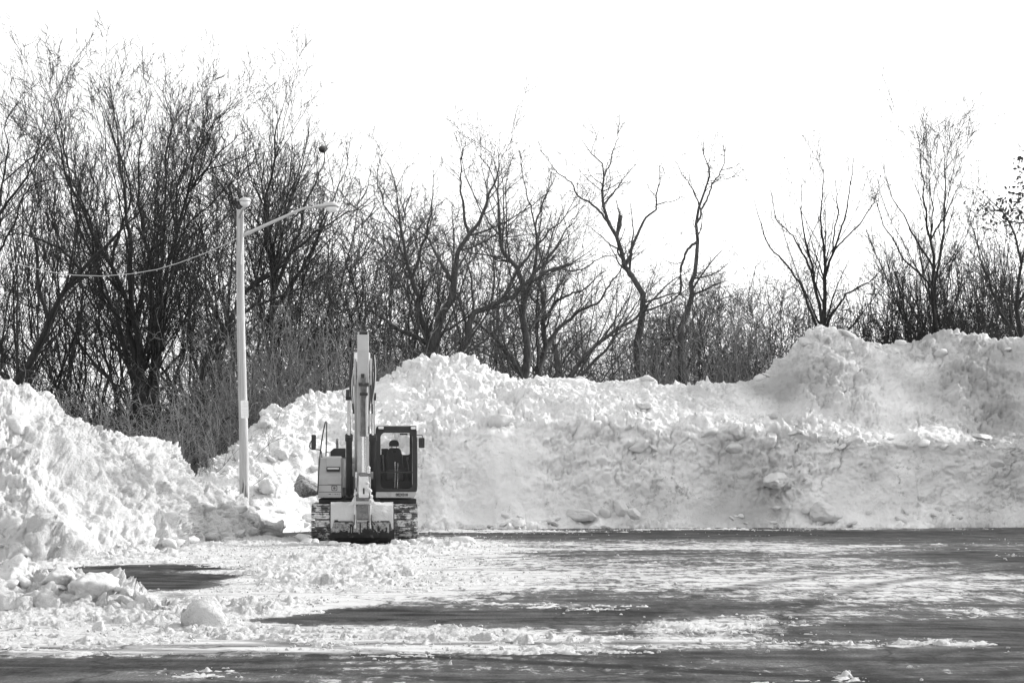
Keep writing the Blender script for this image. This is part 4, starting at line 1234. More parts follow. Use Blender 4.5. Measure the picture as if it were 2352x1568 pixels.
def lamp_head(mat4):
    """cobra head along +X, 0.72 m long: flat tapered hood with a bowl refractor under its far end"""
    secs = [(-.02, .045, .045, 0), (.10, .075, .06, .0), (.25, .11, .075, .0), (.40, .165, .10, .01), (.55, .18, .105, .01), (.66, .15, .085, 0), (.73, .08, .05, -.01), (.755, .02, .015, -.015)]
    bm = bmesh.new(); rings = []
    for x, hw, ht, zc in secs:
        ring = []
        for k in range(16):
            a = 2 * math.pi * k / 16
            zv = math.sin(a); zv = zv * ht if zv > 0 else zv * 0.035
            ring.append(bm.verts.new((x, hw * math.cos(a), zc + zv)))
        rings.append(ring)
    for A, B in zip(rings, rings[1:]):
        for k in range(16): bm.faces.new((A[k], A[(k + 1) % 16], B[(k + 1) % 16], B[k]))
    bm.faces.new(rings[0]); bm.faces.new(rings[-1][::-1])
    bm.transform(mat4)
    mb = MB(); mb.bm.free(); mb.bm = bm
    head = mb.build("lamp_head", M['galv'], lamp, smooth=True)
    bm = bmesh.new(); rings = []
    for i in range(7):
        f = i / 6 * math.pi / 2
        rings.append([bm.verts.new((.52 + .185 * math.cos(f) * math.cos(2 * math.pi * k / 18), .150 * math.cos(f) * math.sin(2 * math.pi * k / 18), -.028 - .135 * math.sin(f))) for k in range(18)])
    for A, B in zip(rings[:-1], rings[1:-1]):
        for k in range(18): bm.faces.new((A[k], A[(k + 1) % 18], B[(k + 1) % 18], B[k]))
    bm.faces.new(rings[-2]); 
    for v in rings[-1]: bm.verts.remove(v)
    bm.transform(mat4)
    mb = MB(); mb.bm.free(); mb.bm = bm
    return mb.build("refractor", M['lamp_glass'], head, smooth=True)


e = lp(722, 475)
lamp_head(Matrix.Translation(e) @ Matrix.Rotation(R(-2), 4, 'Y') @ Matrix.Diagonal((1.0, 1.0, 1.15, 1)))
lamp_head(Matrix.Translation((top[0] + .33, -1.05, top[2] - .02)) @ Matrix.Rotation(R(-86), 4, 'Z') @ Matrix.Rotation(R(-6), 4, 'Y'))

# parking sign fixed to the pole
sc0 = at(563.5, 940, PD)
sgn = empty("sign", (sc0[0], PD - 0.165, sc0[2])); sgn.rotation_euler = (0, R(-1.2), 0)
tag(sgn, "small white metal notice with rounded corners fixed on the wooden pole", "sign")
o = MB(); o.prism(rrect(-.113, .113, -.265, .265, (.03,) * 4, 5), -.002, .002, 'y'); o.build("panel", M['sign'], sgn)
m = MB()
for s_ in (.228, -.225): m.tube([(0, -.001, s_), (0, -.008, s_)], .008, 8)
m.build("bolt", M['grey'], sgn)
for s_, zz_, hh in (("NO", .165, .07), ("LITTERING", .085, .048), ("VIOLATORS", -.03, .040), ("WILL BE", -.095, .040), ("PROSECUTED", -.165, .036)):
    text_mesh("lettering", s_, hh, M['letter'], sgn, (0, -.004, zz_), .85, .0006)

# overhead cable from the pole out of the picture
c0 = lp(553, 543, -.12)
cpx = [(553, 543), (520, 560), (470, 582), (410, 604), (360, 619), (300, 629), (235, 634), (170, 632), (110, 624), (50, 609), (0, 595), (-80, 565), (-200, 505)]
cpts = [at(x, y, PD - .12 + (553 - x) * 0.004) for x, y in cpx]
m = MB(); m.tube([tuple(p) for p in cpts], 0.0125, 7); cb = m.build("overhead_cable", M['cable'], smooth=True)
tag(cb, "thin pale overhead cable sagging from the lamp pole to the left", "cable")

# ------------------------------------------------------------------ excavator
D0 = 55.6
ang = math.atan2(1176 - 837.3, F)
EXC = empty("excavator", ((837.3 - 1176.0) / F * D0, D0, 0.0), ang)
tag(EXC, "crawler excavator facing the camera with its bucket curled on the snow", "excavator")
FS = 70.0 / 36.0 * 2500.0


def ex(px, D): return (px - 890.0) / FS * D


def ez(py, D): return EYE + (1162.0 - py) / FS * D


# tracks: a frame, end wheels and single shoes
def shoe_mesh():
    m = MB()
    m.box(-.325, .325, -.085, .085, 0, .022)
    for y in (-.07, 0.0, .07): m.box(-.325, .325, y - .011, y + .011, .022, .052)
    bmesh.ops.recalc_face_normals(m.bm, faces=m.bm.faces)
    me = bpy.data.meshes.new("track_shoe"); m.bm.to_mesh(me); m.bm.free(); me.materials.append(M['track'])
    return me


SHOE = shoe_mesh()
RT, HL = 0.44, 1.66                         # end radius, half length between wheel centres
per = 4 * HL + 2 * math.pi * RT
NSH = 48
for sx in (-1, 1):
    cx = 1.10 * sx
    m = MB()
    m.box(cx - .18, cx + .18, -HL + .1, HL - .1, .26, .70)
    m.box(cx - .26, cx + .26, -HL + .5, HL - .5, .20, .42)
    tk = m.build("track", M['grey'], EXC, .02)
    for y in (-HL, HL):
        w = MB(); w.tube([(cx - .13, y, .5), (cx + .13, y, .5)], .40, 20); w.build("track_wheel" if y < 0 else "sprocket", M['grey'], tk)
    for k in range(6):
        w = MB(); yy = -HL + .45 + k * (2 * HL - .9) / 5; w.tube([(cx - .2, yy, .17), (cx + .2, yy, .17)], .11, 12); w.build("track_roller", M['grey'], tk)
    for k in range(NSH):
        s = (k + .37) * per / NSH
        if s < 2 * HL: y, zc, a = -HL + s, .5 + RT, 0.0
        elif s < 2 * HL + math.pi * RT:
            f = (s - 2 * HL) / RT; y, zc, a = HL + RT * math.sin(f), .5 + RT * math.cos(f), -f
        elif s < 4 * HL + math.pi * RT: y, zc, a = HL - (s - 2 * HL - math.pi * RT), .5 - RT, math.pi
        else:
            f = (s - 4 * HL - math.pi * RT) / RT; y, zc, a = -HL - RT * math.sin(f), .5 - RT * math.cos(f), -(math.pi + f)
        o = bpy.data.objects.new("track_shoe", SHOE); COL.objects.link(o); o.parent = tk
        o.location = (cx, y, zc); o.rotation_euler = (a, 0, 0)

m = MB(); m.box(-.8, .8, -.9, .9, .42, .78); m.box(-1.0, 1.0, -.75, -.35, .45, .75); m.box(-1.0, 1.0, .35, .75, .45, .75); m.build("car_body", M['black'], EXC, .03)
m = MB(); m.tube([(0, 0, .78), (0, 0, 1.0)], .62, 32); m.build("slew_ring", M['black'], EXC)

# upper structure
DH = 54.2                                     # depth of the front of cab and side housing
YF = DH - D0                                  # -1.4
zb = 1.13
m = MB(); m.box(-1.25, 1.42, YF + .35, 2.0, 1.0, zb); m.box(-.55, .42, YF + .15, 1.2, 1.0, 1.22); m.build("upper_deck", M['black'], EXC, .015)
m = MB(); m.prism([(-1.26, .9), (-1.20, 2.3), (-.9, 2.75), (.9, 2.75), (1.30, 2.3), (1.36, .9)], 1.12, 2.12, 'z'); m.build("counterweight", M['paint'], EXC, .06)
m = MB(); m.box(-1.22, 1.32, .95, 2.2, 2.12, 2.30); m.build("engine_hood", M['paint'], EXC, .04)
# left housing (machine's right side): sloping front tool box with steps
x0, x1 = ex(776, DH), ex(834, DH)
xs_ = ex(841, DH)
zt = ez(1113, DH)
m = MB()
m.prism([(YF + .02, zb + .03), (YF, 1.30), (YF, ez(1166, DH)), (YF + .06, ez(1160, DH)), (YF + .18, ez(1118, DH)), (YF + .30, zt), (1.3, zt), (1.3, zb + .03)], x0, x1)
m.build("side_housing", M['paint'], EXC, .025)
m = MB(); m.prism([(YF + .30, ez(1190, DH)), (YF + .34, zt - .06), (1.2, zt - .06), (1.2, ez(1190, DH))], x1 + .002, xs_); m.build("side_panel", M['paint'], EXC, .01)
# seams, lower step, hatch with its recessed grip
m = MB()
for py in (1183.2, 1200.3): m.box(x0 + .03, x1 - .012, YF - .004, YF + .02, ez(py, DH) - .007, ez(py, DH) + .007)
m.build("panel_seam", M['black'], EXC)
hx0, hx1 = ex(797.5, DH), ex(832, DH)
rot = Matrix.Rotation(R(-15.5), 3, 'X')
m = MB(); m.box(hx0, hx1, YF + .105, YF + .135, ez(1140, DH), ez(1117, DH), rot); hatch = m.build("hatch", M['paint'], EXC, .012)
m = MB(); m.prism(rrect(hx0, hx1 - .02, ez(1151, DH), ez(1139, DH), (.025,) * 4, 4), YF + .025, YF + .075, 'y'); m.build("grip_recess", M['black'], hatch)
m = MB(); m.box(hx0 + .025, hx1 - .045, YF + .012, YF + .05, ez(1145.2, DH), ez(1141, DH)); m.build("grip", M['paint_snowy'], hatch, .008)
m = MB(); m.box(ex(801, DH), x1 - .002, YF - .02, YF + .1, ez(1183, DH) + .012, ez(1165, DH)); m.build("step_block", M['paint'], EXC, .012)
# emblem plate: a rounded frame with a disc
emx, emz = ex(816.6, DH), ez(1191, DH)
m = MB(); m.ring(rrect(emx - .078, emx + .078, emz - .072, emz + .072, (.03,) * 4, 5), rrect(emx - .062, emx + .062, emz - .056, emz + .056, (.022,) * 4, 5), YF - .008, YF + .004); em = m.build("emblem", M['ink'], EXC)
m = MB(); m.tube([(emx, YF - .006, emz), (emx, YF + .004, emz)], .036, 16); m.build("emblem_disc", M['grey'], em)
m = MB()
for px, w in ((801.5, .8), (804.5, 2.2), (807.5, 2.2), (813, .9), (818.5, 2.4), (822.5, .8), (825, 1.6), (828.5, .8)):
    m.box(ex(px, DH) - w * .0055, ex(px, DH) + w * .0055, YF + .004, YF + .02, ez(1207, DH), ez(1203.6, DH))
m.build("worn_lettering", M['ink'], EXC)
# dark hood box and exhaust behind the housing
m = MB(); bx0, bx1 = ex(807, 55.4), ex(843.5, 55.4)
m.prism([(bx0, zt - .02), (bx0, ez(1101.5, 55.4)), (bx0 + .1, ez(1094, 55.4)), (bx1, ez(1094, 55.4)), (bx1, zt - .02)], -.35, .95, 'y'); m.build("hood_box", M['black'], EXC, .012)
m = MB(); xx = ex(824, 56.2); m.tube([(xx, .6, 2.3), (xx, .6, ez(1076, 56.2)), (xx, .66, ez(1073.5, 56.2))], .042, 12); m.build("exhaust_pipe", M['grey'], EXC, smooth=True)
m = MB(); xx = ex(805.3, 55); m.box(xx - .018, xx + .018, -.55, -.5, zt, ez(1102, 55)); m.build("lamp_bracket", M['paint_snowy'], EXC)


def exl(pts, D, y=None): return [(ex(a, D), (D - D0) if y is None else y, ez(b, D)) for a, b in pts]


m = MB(); m.tube(exl([(776, 1207), (777.3, 1180), (779.3, 1140), (782.2, 1108), (785.5, 1078), (790, 1052), (794.6, 1031)], 54.1), .017, 8)
m.tube(exl([(794.6, 1031), (796.2, 1029.6), (797.8, 1031)], 54.1), .017, 8)
m.tube(exl([(797.8, 1031), (797.4, 1060), (796.8, 1085), (796, 1113)], 54.1, -1.35), .017, 8)
m.tube(exl([(796.2, 1103.5), (803.5, 1104)], 54.1, -1.3), .014, 8)
m.build("hand_rail", M['black'], EXC, smooth=True)
m = MB(); m.tube(exl([(761.5, 1075), (757.4, 1083), (756.4, 1090), (759, 1094.5), (764, 1097), (772, 1097), (780, 1097.6), (784.5, 1101), (786, 1108), (786.2, 1117)], 54.15), .014, 8)
ms = m.build("mirror_arm", M['black'], EXC, smooth=True)
m = MB(); m.prism(rrect(ex(760.8, 54.1), ex(772, 54.1), ez(1096.5, 54.1), ez(1061, 54.1), (.04, .04, .03, .03), 5), -1.53, -1.45, 'y'); m.build("mirror", M['black'], EXC, .012)

# cab
cx0, cx1 = ex(917, DH), ex(1017, DH)
cz0, cz1 = ez(1200, DH), ez(1040, DH)
ox0, ox1, oz0, oz1 = ex(929, DH), ex(1007, DH), ez(1193, DH), ez(1056, DH)
CYB = YF + 1.72
cab = MB()
outer = rrect(cx0, cx1, cz0, cz1, (.02, .02, .07, .09), 8)
cab.ring(outer, rrect(ox0, ox1, oz0, oz1, (.14, .14, .12, .13), 8), YF, YF + .09)
cabo = cab.build("cab_frame", M['black'], EXC, .008)
m = MB()   # corner posts, sills and roof of the cage
for xx in (cx0 + .005, cx1 - .075):
    m.box(xx, xx + .07, YF + .092, YF + .16, cz0 + .1, cz1 - .1)
    m.box(xx, xx + .07, YF + .78, YF + .86, cz0, cz1 - .05)
    m.box(xx, xx + .07, CYB - .09, CYB, cz0, cz1 - .05)
    m.box(xx + .004, xx + .066, YF + .092, CYB - .092, cz1 - .18, cz1 - .06)
m.build("cab_post", M['black'], EXC, .008)
m = MB(); m.box(cx0 + .004, cx0 + .05, YF + .095, CYB - .1, cz0, cz0 + .52); m.box(cx1 - .05, cx1 - .004, YF + .095, CYB - .1, cz0, cz0 + .52); m.build("cab_door", M['paint'], EXC, .01)
m = MB(); m.box(cx0 + .02, cx1 - .02, YF + .06, CYB, cz0 - .06, cz0 + .02); m.build("cab_floor", M['trim'], EXC)
m = MB(); m.prism(rrect(cx0 + .02, cx1 + .0, cz1 - .055, cz1 + .025, (.02, .02, .03, .03), 4), YF + .10, CYB + .02, 'y'); m.build("cab_roof", M['paint_snowy'], EXC)
m = MB(); m.ring(rrect(cx0 + .075, cx1 - .08, cz0 + .02, cz1 - .06, (.03,) * 4, 6), rrect(ex(928, 55.9), ex(1000, 55.9), ez(1110, 55.9), ez(1052, 55.9), (.05,) * 4, 6), CYB - .06, CYB); m.build("rear_wall", M['trim'], EXC)
for nm, za, zb_ in (("windshield", ez(1152, DH) + .03, oz1 + .02), ("lower_window", oz0 - .02, ez(1152, DH) - .03)):
    m = MB(); m.box(ox0 - .02, ox1 + .02, YF + .045, YF + .052, za, zb_); m.build(nm, M['glass'], EXC)
m = MB(); m.box(ox0, ox1, YF + .03, YF + .07, ez(1152.4, DH) - .022, ez(1152.4, DH) + .022); m.build("window_bar", M['black'], EXC)
for xx in (cx0 + .03, cx1 - .04):
    m = MB(); m.box(xx, xx + .006, YF + .16, CYB - .1, cz0 + .52, cz1 - .18); m.build("side_window", M['glass'], EXC)
m = MB(); m.box(ex(976, DH), ex(995, DH), YF + .07, YF + .10, oz1 - .06, oz1 - .012); m.build("sun_blind", M['trim'], EXC)
# seat with head rest, consoles, levers
DS = 55.2
seat = MB(); seat.box(ex(942, DS), ex(985, DS), -.55, .0, 1.62, ez(1146, DS)); sobj = seat.build("seat", M['seat'], EXC, .05)
m = MB(); m.prism([(ex(944, DS), 1.80), (ex(943.5, DS), ez(1112, DS)), (ex(947, DS), ez(1098, DS)), (ex(952, DS), ez(1092.5, DS)), (ex(974, DS), ez(1092.5, DS)), (ex(979, DS), ez(1098, DS)), (ex(983, DS), ez(1112, DS)), (ex(986, DS), 1.80)], -.08, .04, 'y'); m.build("backrest", M['seat'], sobj, .03)
m = MB(); m.prism(rrect(ex(950, DS), ex(974.5, DS), ez(1089, DS), ez(1073, DS), (.03, .03, .11, .11), 6), -.06, .02, 'y'); m.build("head_rest", M['seat'], sobj, .015)
m = MB()
for px in (957, 968): m.tube([(ex(px, DS), -.02, ez(1093, DS)), (ex(px, DS), -.02, ez(1088, DS))], .01, 6)
m.build("head_rest_post", M['black'], sobj)
m = MB(); m.box(ex(959.5, DS), ex(966.5, DS), -.085, -.079, ez(1104.5, DS), ez(1099.5, DS)); m.build("badge", M['black'], sobj)
m = MB(); m.box(ex(931, DS), ex(941, DS), -.6, -.05, 1.60, 1.98); m.box(ex(988, DS), ex(998, DS), -.6, -.05, 1.60, 1.98); m.build("console", M['trim'], EXC, .03)
m = MB(); m.box(ex(931, DS), ex(948, DS), .05, .12, 1.7, ez(1094, DS)); m.build("rear_shelf", M['trim'], EXC)
for px, pt in ((934, 1117), (995, 1122)):
    m = MB(); m.tube([(ex(px + 3, 54.8), -.8, 1.9), (ex(px + (1 if px < 960 else -1), 54.8), -.82, ez(pt, 54.8))], .016, 8); m.tube([(ex(px + (1 if px < 960 else -1), 54.8), -.82, ez(pt + 2, 54.8)), (ex(px, 54.8), -.83, ez(pt - 6, 54.8))], .03, 8); m.build("joystick", M['grey'], EXC)
for px, pt in ((964.5, 1127), (971.5, 1130)):
    m = MB(); m.tube([(ex(px - .5, 54.6), -.98, 1.42), (ex(px, 54.6), -1.0, ez(pt, 54.6))], .014, 8); m.build("travel_lever", M['chrome'], EXC)
m = MB(); m.box(ex(930, DH), ex(1004, DH), YF + .2, YF + .8, cz0 + .02, cz0 + .06); m.build("floor_mat", M['black'], EXC)
m = MB(); m.box(ex(931, DH), ex(1005, DH), YF + .75, YF + .8, cz0 + .06, 1.62); m.build("seat_base", M['trim'], EXC)
# work lamps
for px0, px1, py0, py1 in ((922.2, 938, 1039, 1048.5), (1001.5, 1016, 1040, 1049)):
    m = MB(); m.prism(rrect(ex(px0, DH), ex(px1, DH), ez(py1, DH), ez(py0, DH), (.025,) * 4, 4), YF - .10, YF - .003, 'y'); wl = m.build("work_lamp", M['black'], EXC)
    m = MB(); m.prism(rrect(ex(px0 + 1.3, DH), ex(px1 - 1.3, DH), ez(py1 - 1.5, DH), ez(py0 + 1.3, DH), (.02,) * 4, 4), YF - .108, YF - .099, 'y'); m.build("lens", M['lens'], wl)
m = MB(); m.box(ex(921, DH), ex(940, DH), YF - .06, YF + .1, cz1 + .002, cz1 + .02); m.box(ex(1000, DH), ex(1018, DH), YF - .06, YF + .1, cz1 + .002, cz1 + .02); m.build("lamp_cowl", M['paint_snowy'], EXC, .006)
# grab bar down the right edge of the cab, mirror at the right
m = MB(); m.tube(exl([(1015.5, 1062), (1017.2, 1068), (1018, 1110), (1018, 1185), (1017, 1196), (1013, 1199)], 54.1), .012, 8); m.build("grab_bar", M['black'], EXC, smooth=True)
m = MB(); m.box(cx1 + .001, cx1 + .022, YF + .02, YF + 1.5, cz0 + .02, cz1 - .12); m.build("door_edge", M['paint_snowy'], EXC, .006)
m = MB(); m.tube(exl([(1016, 1062), (1022, 1061.5), (1030.5, 1061.5), (1031, 1064), (1031, 1082)], 54.15), .011, 8); m.build("mirror_arm", M['black'], EXC, smooth=True)
m = MB(); m.prism(rrect(ex(1022, 54.2), ex(1036.6, 54.2), ez(1093, 54.2), ez(1068, 54.2), (.03,) * 4, 5), -1.42, -1.34, 'y'); mr = m.build("mirror", M['black'], EXC, .012)
# lower valance with the machine number
m = MB(); m.prism([(ex(917.5, DH), ez(1214.5, DH)), (ex(917.5, DH), ez(1200.6, DH)), (ex(1016, DH), ez(1200.6, DH)), (ex(1015, DH), ez(1207, DH)), (ex(1011, DH), ez(1214.5, DH))], YF - .02, YF + .3, 'y'); m.build("cab_valance", M['paint'], EXC, .012)
text_mesh("machine_number", "082X018", .108, M['ink'], EXC, (ex(980.8, DH), YF - .024, ez(1207.6, DH)), .82, .002, .004)

# boom: raised, foot between cab and housing, tip above the bucket
BX0, BX1 = -.275, .145
DT = 50.45                                   # depth of the boom tip
ytip, ztip = DT - D0, ez(906, DT)
m = MB()
m.prism([(-.15, 1.42), (.12, 1.75), (-1.3, 3.7), (-2.6, 4.75), (-3.6, 4.98), (ytip - .16, ztip + .18), (ytip - .2, ztip - .12), (ytip + .05, ztip - .2), (-3.6, 4.30), (-2.7, 4.0), (-1.5, 2.9)], BX0, BX1)
m.build("boom", M['paint'], EXC, .02)
m = MB(); m.box(-.48, -.30, -.9, -.1, 1.1, 1.75); m.box(.17, .29, -.9, -.1, 1.1, 1.75); m.build("boom_foot", M['black'], EXC, .01)
# boom cylinders on both sides
for xx in (ex(852, 53), ex(910.5, 53)):
    a_, b_ = Vector((xx, -1.25, 1.20)), Vector((xx, -3.25, ez(968, 52.4)))
    f1 = a_ + (b_ - a_) * .62
    m = MB(); m.tube([a_, f1], .085, 16); m.tube([f1 - (b_ - a_) * .05, f1], .105, 16); m.tube([a_ - Vector((.1, 0, 0)), a_ + Vector((.1, 0, 0))], .1, 14); cy = m.build("boom_cylinder", M['black'], EXC, smooth=True)
    m = MB(); m.tube([f1, b_], .048, 14); m.build("cylinder_rod", M['chrome'], cy, smooth=True)
    m = MB(); m.tube([b_ - Vector((.08, 0, 0)), b_ + Vector((.08, 0, 0))], .10, 16); m.build("cylinder_eye", M['black'], cy, smooth=True)
# stick: seen end on, nearly upright
SXc = ex(886.3, 50.6)
SX0, SX1 = SXc - .145, SXc + .145
ypin, zpin = 51.0 - D0, 1.08
m = MB()
m.prism([(ytip - .05, ez(817, 50.3)), (ytip - .16, ez(816.5, 50.3)), (ytip - .34, ztip + .5), (ytip - .40, ztip - .3), (ypin - .16, zpin + .12), (ypin - .10, zpin - .1), (ypin + .12, zpin - .1), (ypin + .16, zpin + .2), (ytip + .26, ztip - .1), (ytip + .16, ztip + .4)], SX0, SX1)
stick = m.build("stick", M['paint'], EXC, .012)
m = MB()
for xx in (SX0, SX1 - .05): m.box(xx + .015, xx + .05, ytip - .14, ytip + .06, ez(818, 50.3), ez(810, 50.3))
m.build("stick_lug", M['paint'], stick, .008)
m = MB(); m.tube([(SX0 + .03, ytip - .04, ez(812.5, 50.3)), (SX1 - .03, ytip - .04, ez(812.5, 50.3))], .045, 12); m.build("stick_pin", M['black'], stick)
m = MB(); m.tube([(SXc, -2.9, 5.12), (SXc, -4.0, 5.28)], .085, 14); sc_ = m.build("stick_cylinder", M['black'], EXC, smooth=True)
m = MB(); m.tube([(SXc, -4.0, 5.28), (SXc, ytip - .04, ez(812.5, 50.3))], .045, 12); m.build("cylinder_rod", M['chrome'], sc_, smooth=True)
# boom tip cheeks
m = MB(); m.prism([(ytip - .2, ztip - .35), (ytip - .28, ztip), (ytip - .1, ztip + .3), (ytip + .3, ztip + .35), (ytip + .4, ztip - .1), (ytip + .1, ztip - .35)], SX0 - .07, SX0 - .025)
m.prism([(ytip - .2, ztip - .35), (ytip - .28, ztip), (ytip - .1, ztip + .3), (ytip + .3, ztip + .35), (ytip + .4, ztip - .1), (ytip + .1, ztip - .35)], SX1 + .025, SX1 + .07); m.build("boom_tip_cheek", M['paint'], EXC, .01)
# bucket cylinder down the front of the stick
bxc = ex(888, 50)
ya, za = ytip - .52, ez(930, 50.0)
yb, zb2 = ypin - .62, ez(1160, 50.5)
fm = Vector((bxc, ya + (yb - ya) * .58, ez(1064, 50.1)))
A_, B_ = Vector((bxc, ya, za)), Vector((bxc, yb, zb2))
m = MB(); m.tube([A_ + Vector((0, 0, .08)), fm], .082, 18); m.tube([fm + Vector((0, 0, .12)), fm], .098, 18); bcy = m.build("bucket_cylinder", M['wet_cyl'], EXC, smooth=True)
m = MB(); m.tube([fm, B_], .052, 14); m.build("cylinder_rod", M['chrome'], bcy, smooth=True)
m = MB(); m.box(bxc - .07, bxc + .02, ya - .02, ya + .2, za - .12, za + .18); m.box(bxc - .13, bxc + .13, ya - .05, ya + .12, za - .13, za - .05); m.tube([(bxc - .1, ya - .02, za - .33), (bxc + .1, ya - .02, za - .33)], .035, 10); m.build("cylinder_bracket", M['black'], bcy, .008)
m = MB(); m.tube([(bxc - .14, yb, zb2), (bxc + .14, yb, zb2)], .065, 14); m.box(bxc - .1, bxc + .1, yb - .08, yb + .08, zb2 - .06, zb2 + .07); m.tube([(bxc + .14, yb, zb2), (bxc + .24, yb, zb2)], .09, 12); m.build("rod_eye", M['grey'], bcy, smooth=True)
# hydraulic pipes along the boom and the stick
m = MB()
for xx, yo in ((.19, .0), (.225, .04)):
    m.tube([(xx, -1.6, 3.0), (xx, -2.9, 4.1), (xx, -3.6, 4.45)], .017, 8)
m.tube([(-.31, -1.6, 3.0), (-.31, -2.9, 4.1), (-.31, -3.7, 4.5)], .017, 8)
m.build("boom_pipe", M['paint_snowy'], EXC, smooth=True)
m = MB()
for px in (893.7, 896.5): m.tube([(ex(px, 50), ytip - .46, ez(940, 50)), (ex(px, 50), ytip - .50, ez(1000, 50)), (ex(px + 1.0, 50), ytip - .52, ez(1065, 50))], .011, 6)
m.build("stick_pipe", M['paint_snowy'], stick, smooth=True)


def hose(pxs, D, r, mat='rubber', dy=0.0):
    m = MB(); pts = exl(pxs, D)
    n = len(pts); fine = []
    for i in range(n - 1):
        p0, p1, p2, p3 = (Vector(pts[max(i - 1, 0)]), Vector(pts[i]), Vector(pts[i + 1]), Vector(pts[min(i + 2, n - 1)]))
        for t_ in (0, .25, .5, .75):
            fine.append(0.5 * ((2 * p1) + (p2 - p0) * t_ + (2 * p0 - 5 * p1 + 4 * p2 - p3) * t_ ** 2 + (3 * p1 - p0 - 3 * p2 + p3) * t_ ** 3))
    fine.append(Vector(pts[-1]))
    fine = [Vector((v.x, v.y + dy * math.sin(math.pi * k / (len(fine) - 1)), v.z)) for k, v in enumerate(fine)]
    m.tube(fine, r, 8); return m.build("hydraulic_hose", M[mat], EXC, smooth=True)


hose([(858.5, 869), (855.2, 900), (854.5, 930), (856, 955), (861, 983), (862, 1000)], 50.7, .026)
hose([(862, 868), (859, 900), (858.5, 940), (862, 985), (863, 1010)], 50.6, .022)
hose([(866, 900), (860, 925), (859, 955), (861.5, 985)], 50.5, .014, 'galv')
hose([(906, 868), (908.5, 900), (909, 935), (907, 965), (908, 985), (909, 1010)], 50.7, .022)
hose([(912, 867), (914.5, 895), (914, 930), (911, 960), (909, 985)], 50.8, .026)
hose([(914.5, 866), (916.8, 900), (916, 935), (912, 965), (909, 986)], 50.6, .012, 'galv')
hose([(903, 890), (905, 920), (904, 950), (903, 985), (900, 1010)], 50.5, .020)
hose([(899, 1040), (900, 1052), (897.5, 1062)], 50.2, .012)
m = MB(); m.tube(exl([(845.5, 948), (845.5, 941), (849, 938), (852, 940)], 52.2), .014, 8); m.tube(exl([(850, 951), (850, 968)], 52.2), .06, 10); m.build("boom_fitting", M['black'], EXC, smooth=True)
# linkage
def plate(poly, x0, x1, name, mat, parent=EXC, bev=.008):
    m = MB(); m.prism(poly, x0, x1); return m.build(name, mat, parent, bev)


LP_ = [(yb - .07, zb2 + .06), (yb + .06, zb2 + .08), (ypin - .08, zpin + .52), (ypin + .0, zpin + .42), (ypin - .1, zpin + .36), (yb - .08, zb2 - .06)]
plate(LP_, SX0 - .05, SX0 - .012, "tipping_link", M['paint_snowy']); plate(LP_, SX1 + .012, SX1 + .05, "tipping_link", M['paint_snowy'])
lk = plate([(yb - .08, zb2 - .02), (yb + .05, zb2 + .02), (yb + .02, 1.26), (yb - .1, 1.20), (yb - .14, 1.28)], bxc - .125, bxc + .125, "bucket_link", M['paint_snowy'], EXC, .015)
m = MB(); m.box(bxc - .02, bxc + .022, yb - .150, yb - .10, 1.30, 1.45); m.build("link_slot", M['black'], lk)
m = MB(); m.tube([(bxc - .16, yb - .05, 1.24), (bxc + .16, yb - .05, 1.24)], .06, 12); m.build("link_pin", M['grey'], lk, smooth=True)
# small loads of snow frozen on the machine
for (cxp, czp, D_, s_) in ((901, 1196, 50.3, .075), (903, 1212, 50.4, .07), (900, 1150, 50.1, .06), (899, 1142, 50.1, .05), (896, 1178, 50.2, .05), (868, 1205, 50.4, .06), (905, 1222, 50.6, .055)):
    o = link_mesh("frozen_snow", CH[rnd.randrange(9)], None, EXC); o.location = (ex(cxp, D_), D_ - D0, ez(czp, D_)); o.scale = (s_, s_, s_ * 1.5); o.rotation_euler = (rnd.random() * 6, rnd.random() * 6, 0)

# bucket, curled: its back towards the camera
BC = ex(884, 51.0)
BW = .80
yk = ypin
outer_p = [(yk - .02, 1.0), (yk - .20, .95), (yk - .34, .78), (yk - .42, .55), (yk - .42, .36), (yk - .34, .19), (yk - .18, .07), (yk + .08, .02), (yk + .40, .06), (yk + .72, .20)]
inner_p = [(y_ + .035 if z_ > .3 else y_, z_ + (.03 if z_ < .3 else -.01)) for y_, z_ in outer_p]
m = MB(); m.prism(outer_p + inner_p[::-1], BC - BW, BC + BW); bk = m.build("bucket", M['bucket'], EXC, .006)
m = MB()
side = outer_p + [(yk + .55, .55), (yk + .25, .9)]
m.prism(side, BC - BW - .022, BC - BW - .001); m.prism(side, BC + BW + .001, BC + BW + .022); m.build("bucket_side", M['bucket'], bk, .004)
# frost and packed snow over the upper back
nuu, nvv = 90, 34
prof = resample([(yk + .0, 1.035), (yk - .19, .985), (yk - .345, .80), (yk - .428, .56), (yk - .430, .46), (yk - .40, .33)], nvv)
uu = np.linspace(-BW + .004, BW - .004, nuu)
Ux, Vv = np.meshgrid(uu, np.arange(nvv))
pk = np.stack([BC + Ux.ravel(), prof[Vv.ravel(), 0], prof[Vv.ravel(), 1]], 1)
vf = Vv.ravel() / (nvv - 1)
edge = vf - (.70 + 0.06 * fbm(np.stack([Ux.ravel(), 0 * vf, 0 * vf], 1), .5, 3, 77) + .06 * fbm(pk, .12, 4, 5))
edge = edge + .25 * np.exp(-((np.abs(Ux.ravel()) - .78) / .05) ** 2) * -1
th = np.where(edge < 0, .006 + .02 * np.clip(-edge * 4, 0, 1) + .016 * fbm(pk, .16, 3, 6) + .02 * np.exp(-(vf / .12) ** 2), -.025)
pk[:, 1] -= th * np.clip(vf * 3, .35, 1); pk[:, 2] += th * (1 - vf) * 1.2
q = grid_quads(nuu, nvv); q = q[(edge[q] < .04).any(1)]
link_mesh("packed_snow", raw_mesh("packed_snow", pk, q, True), M['crust'], bk)
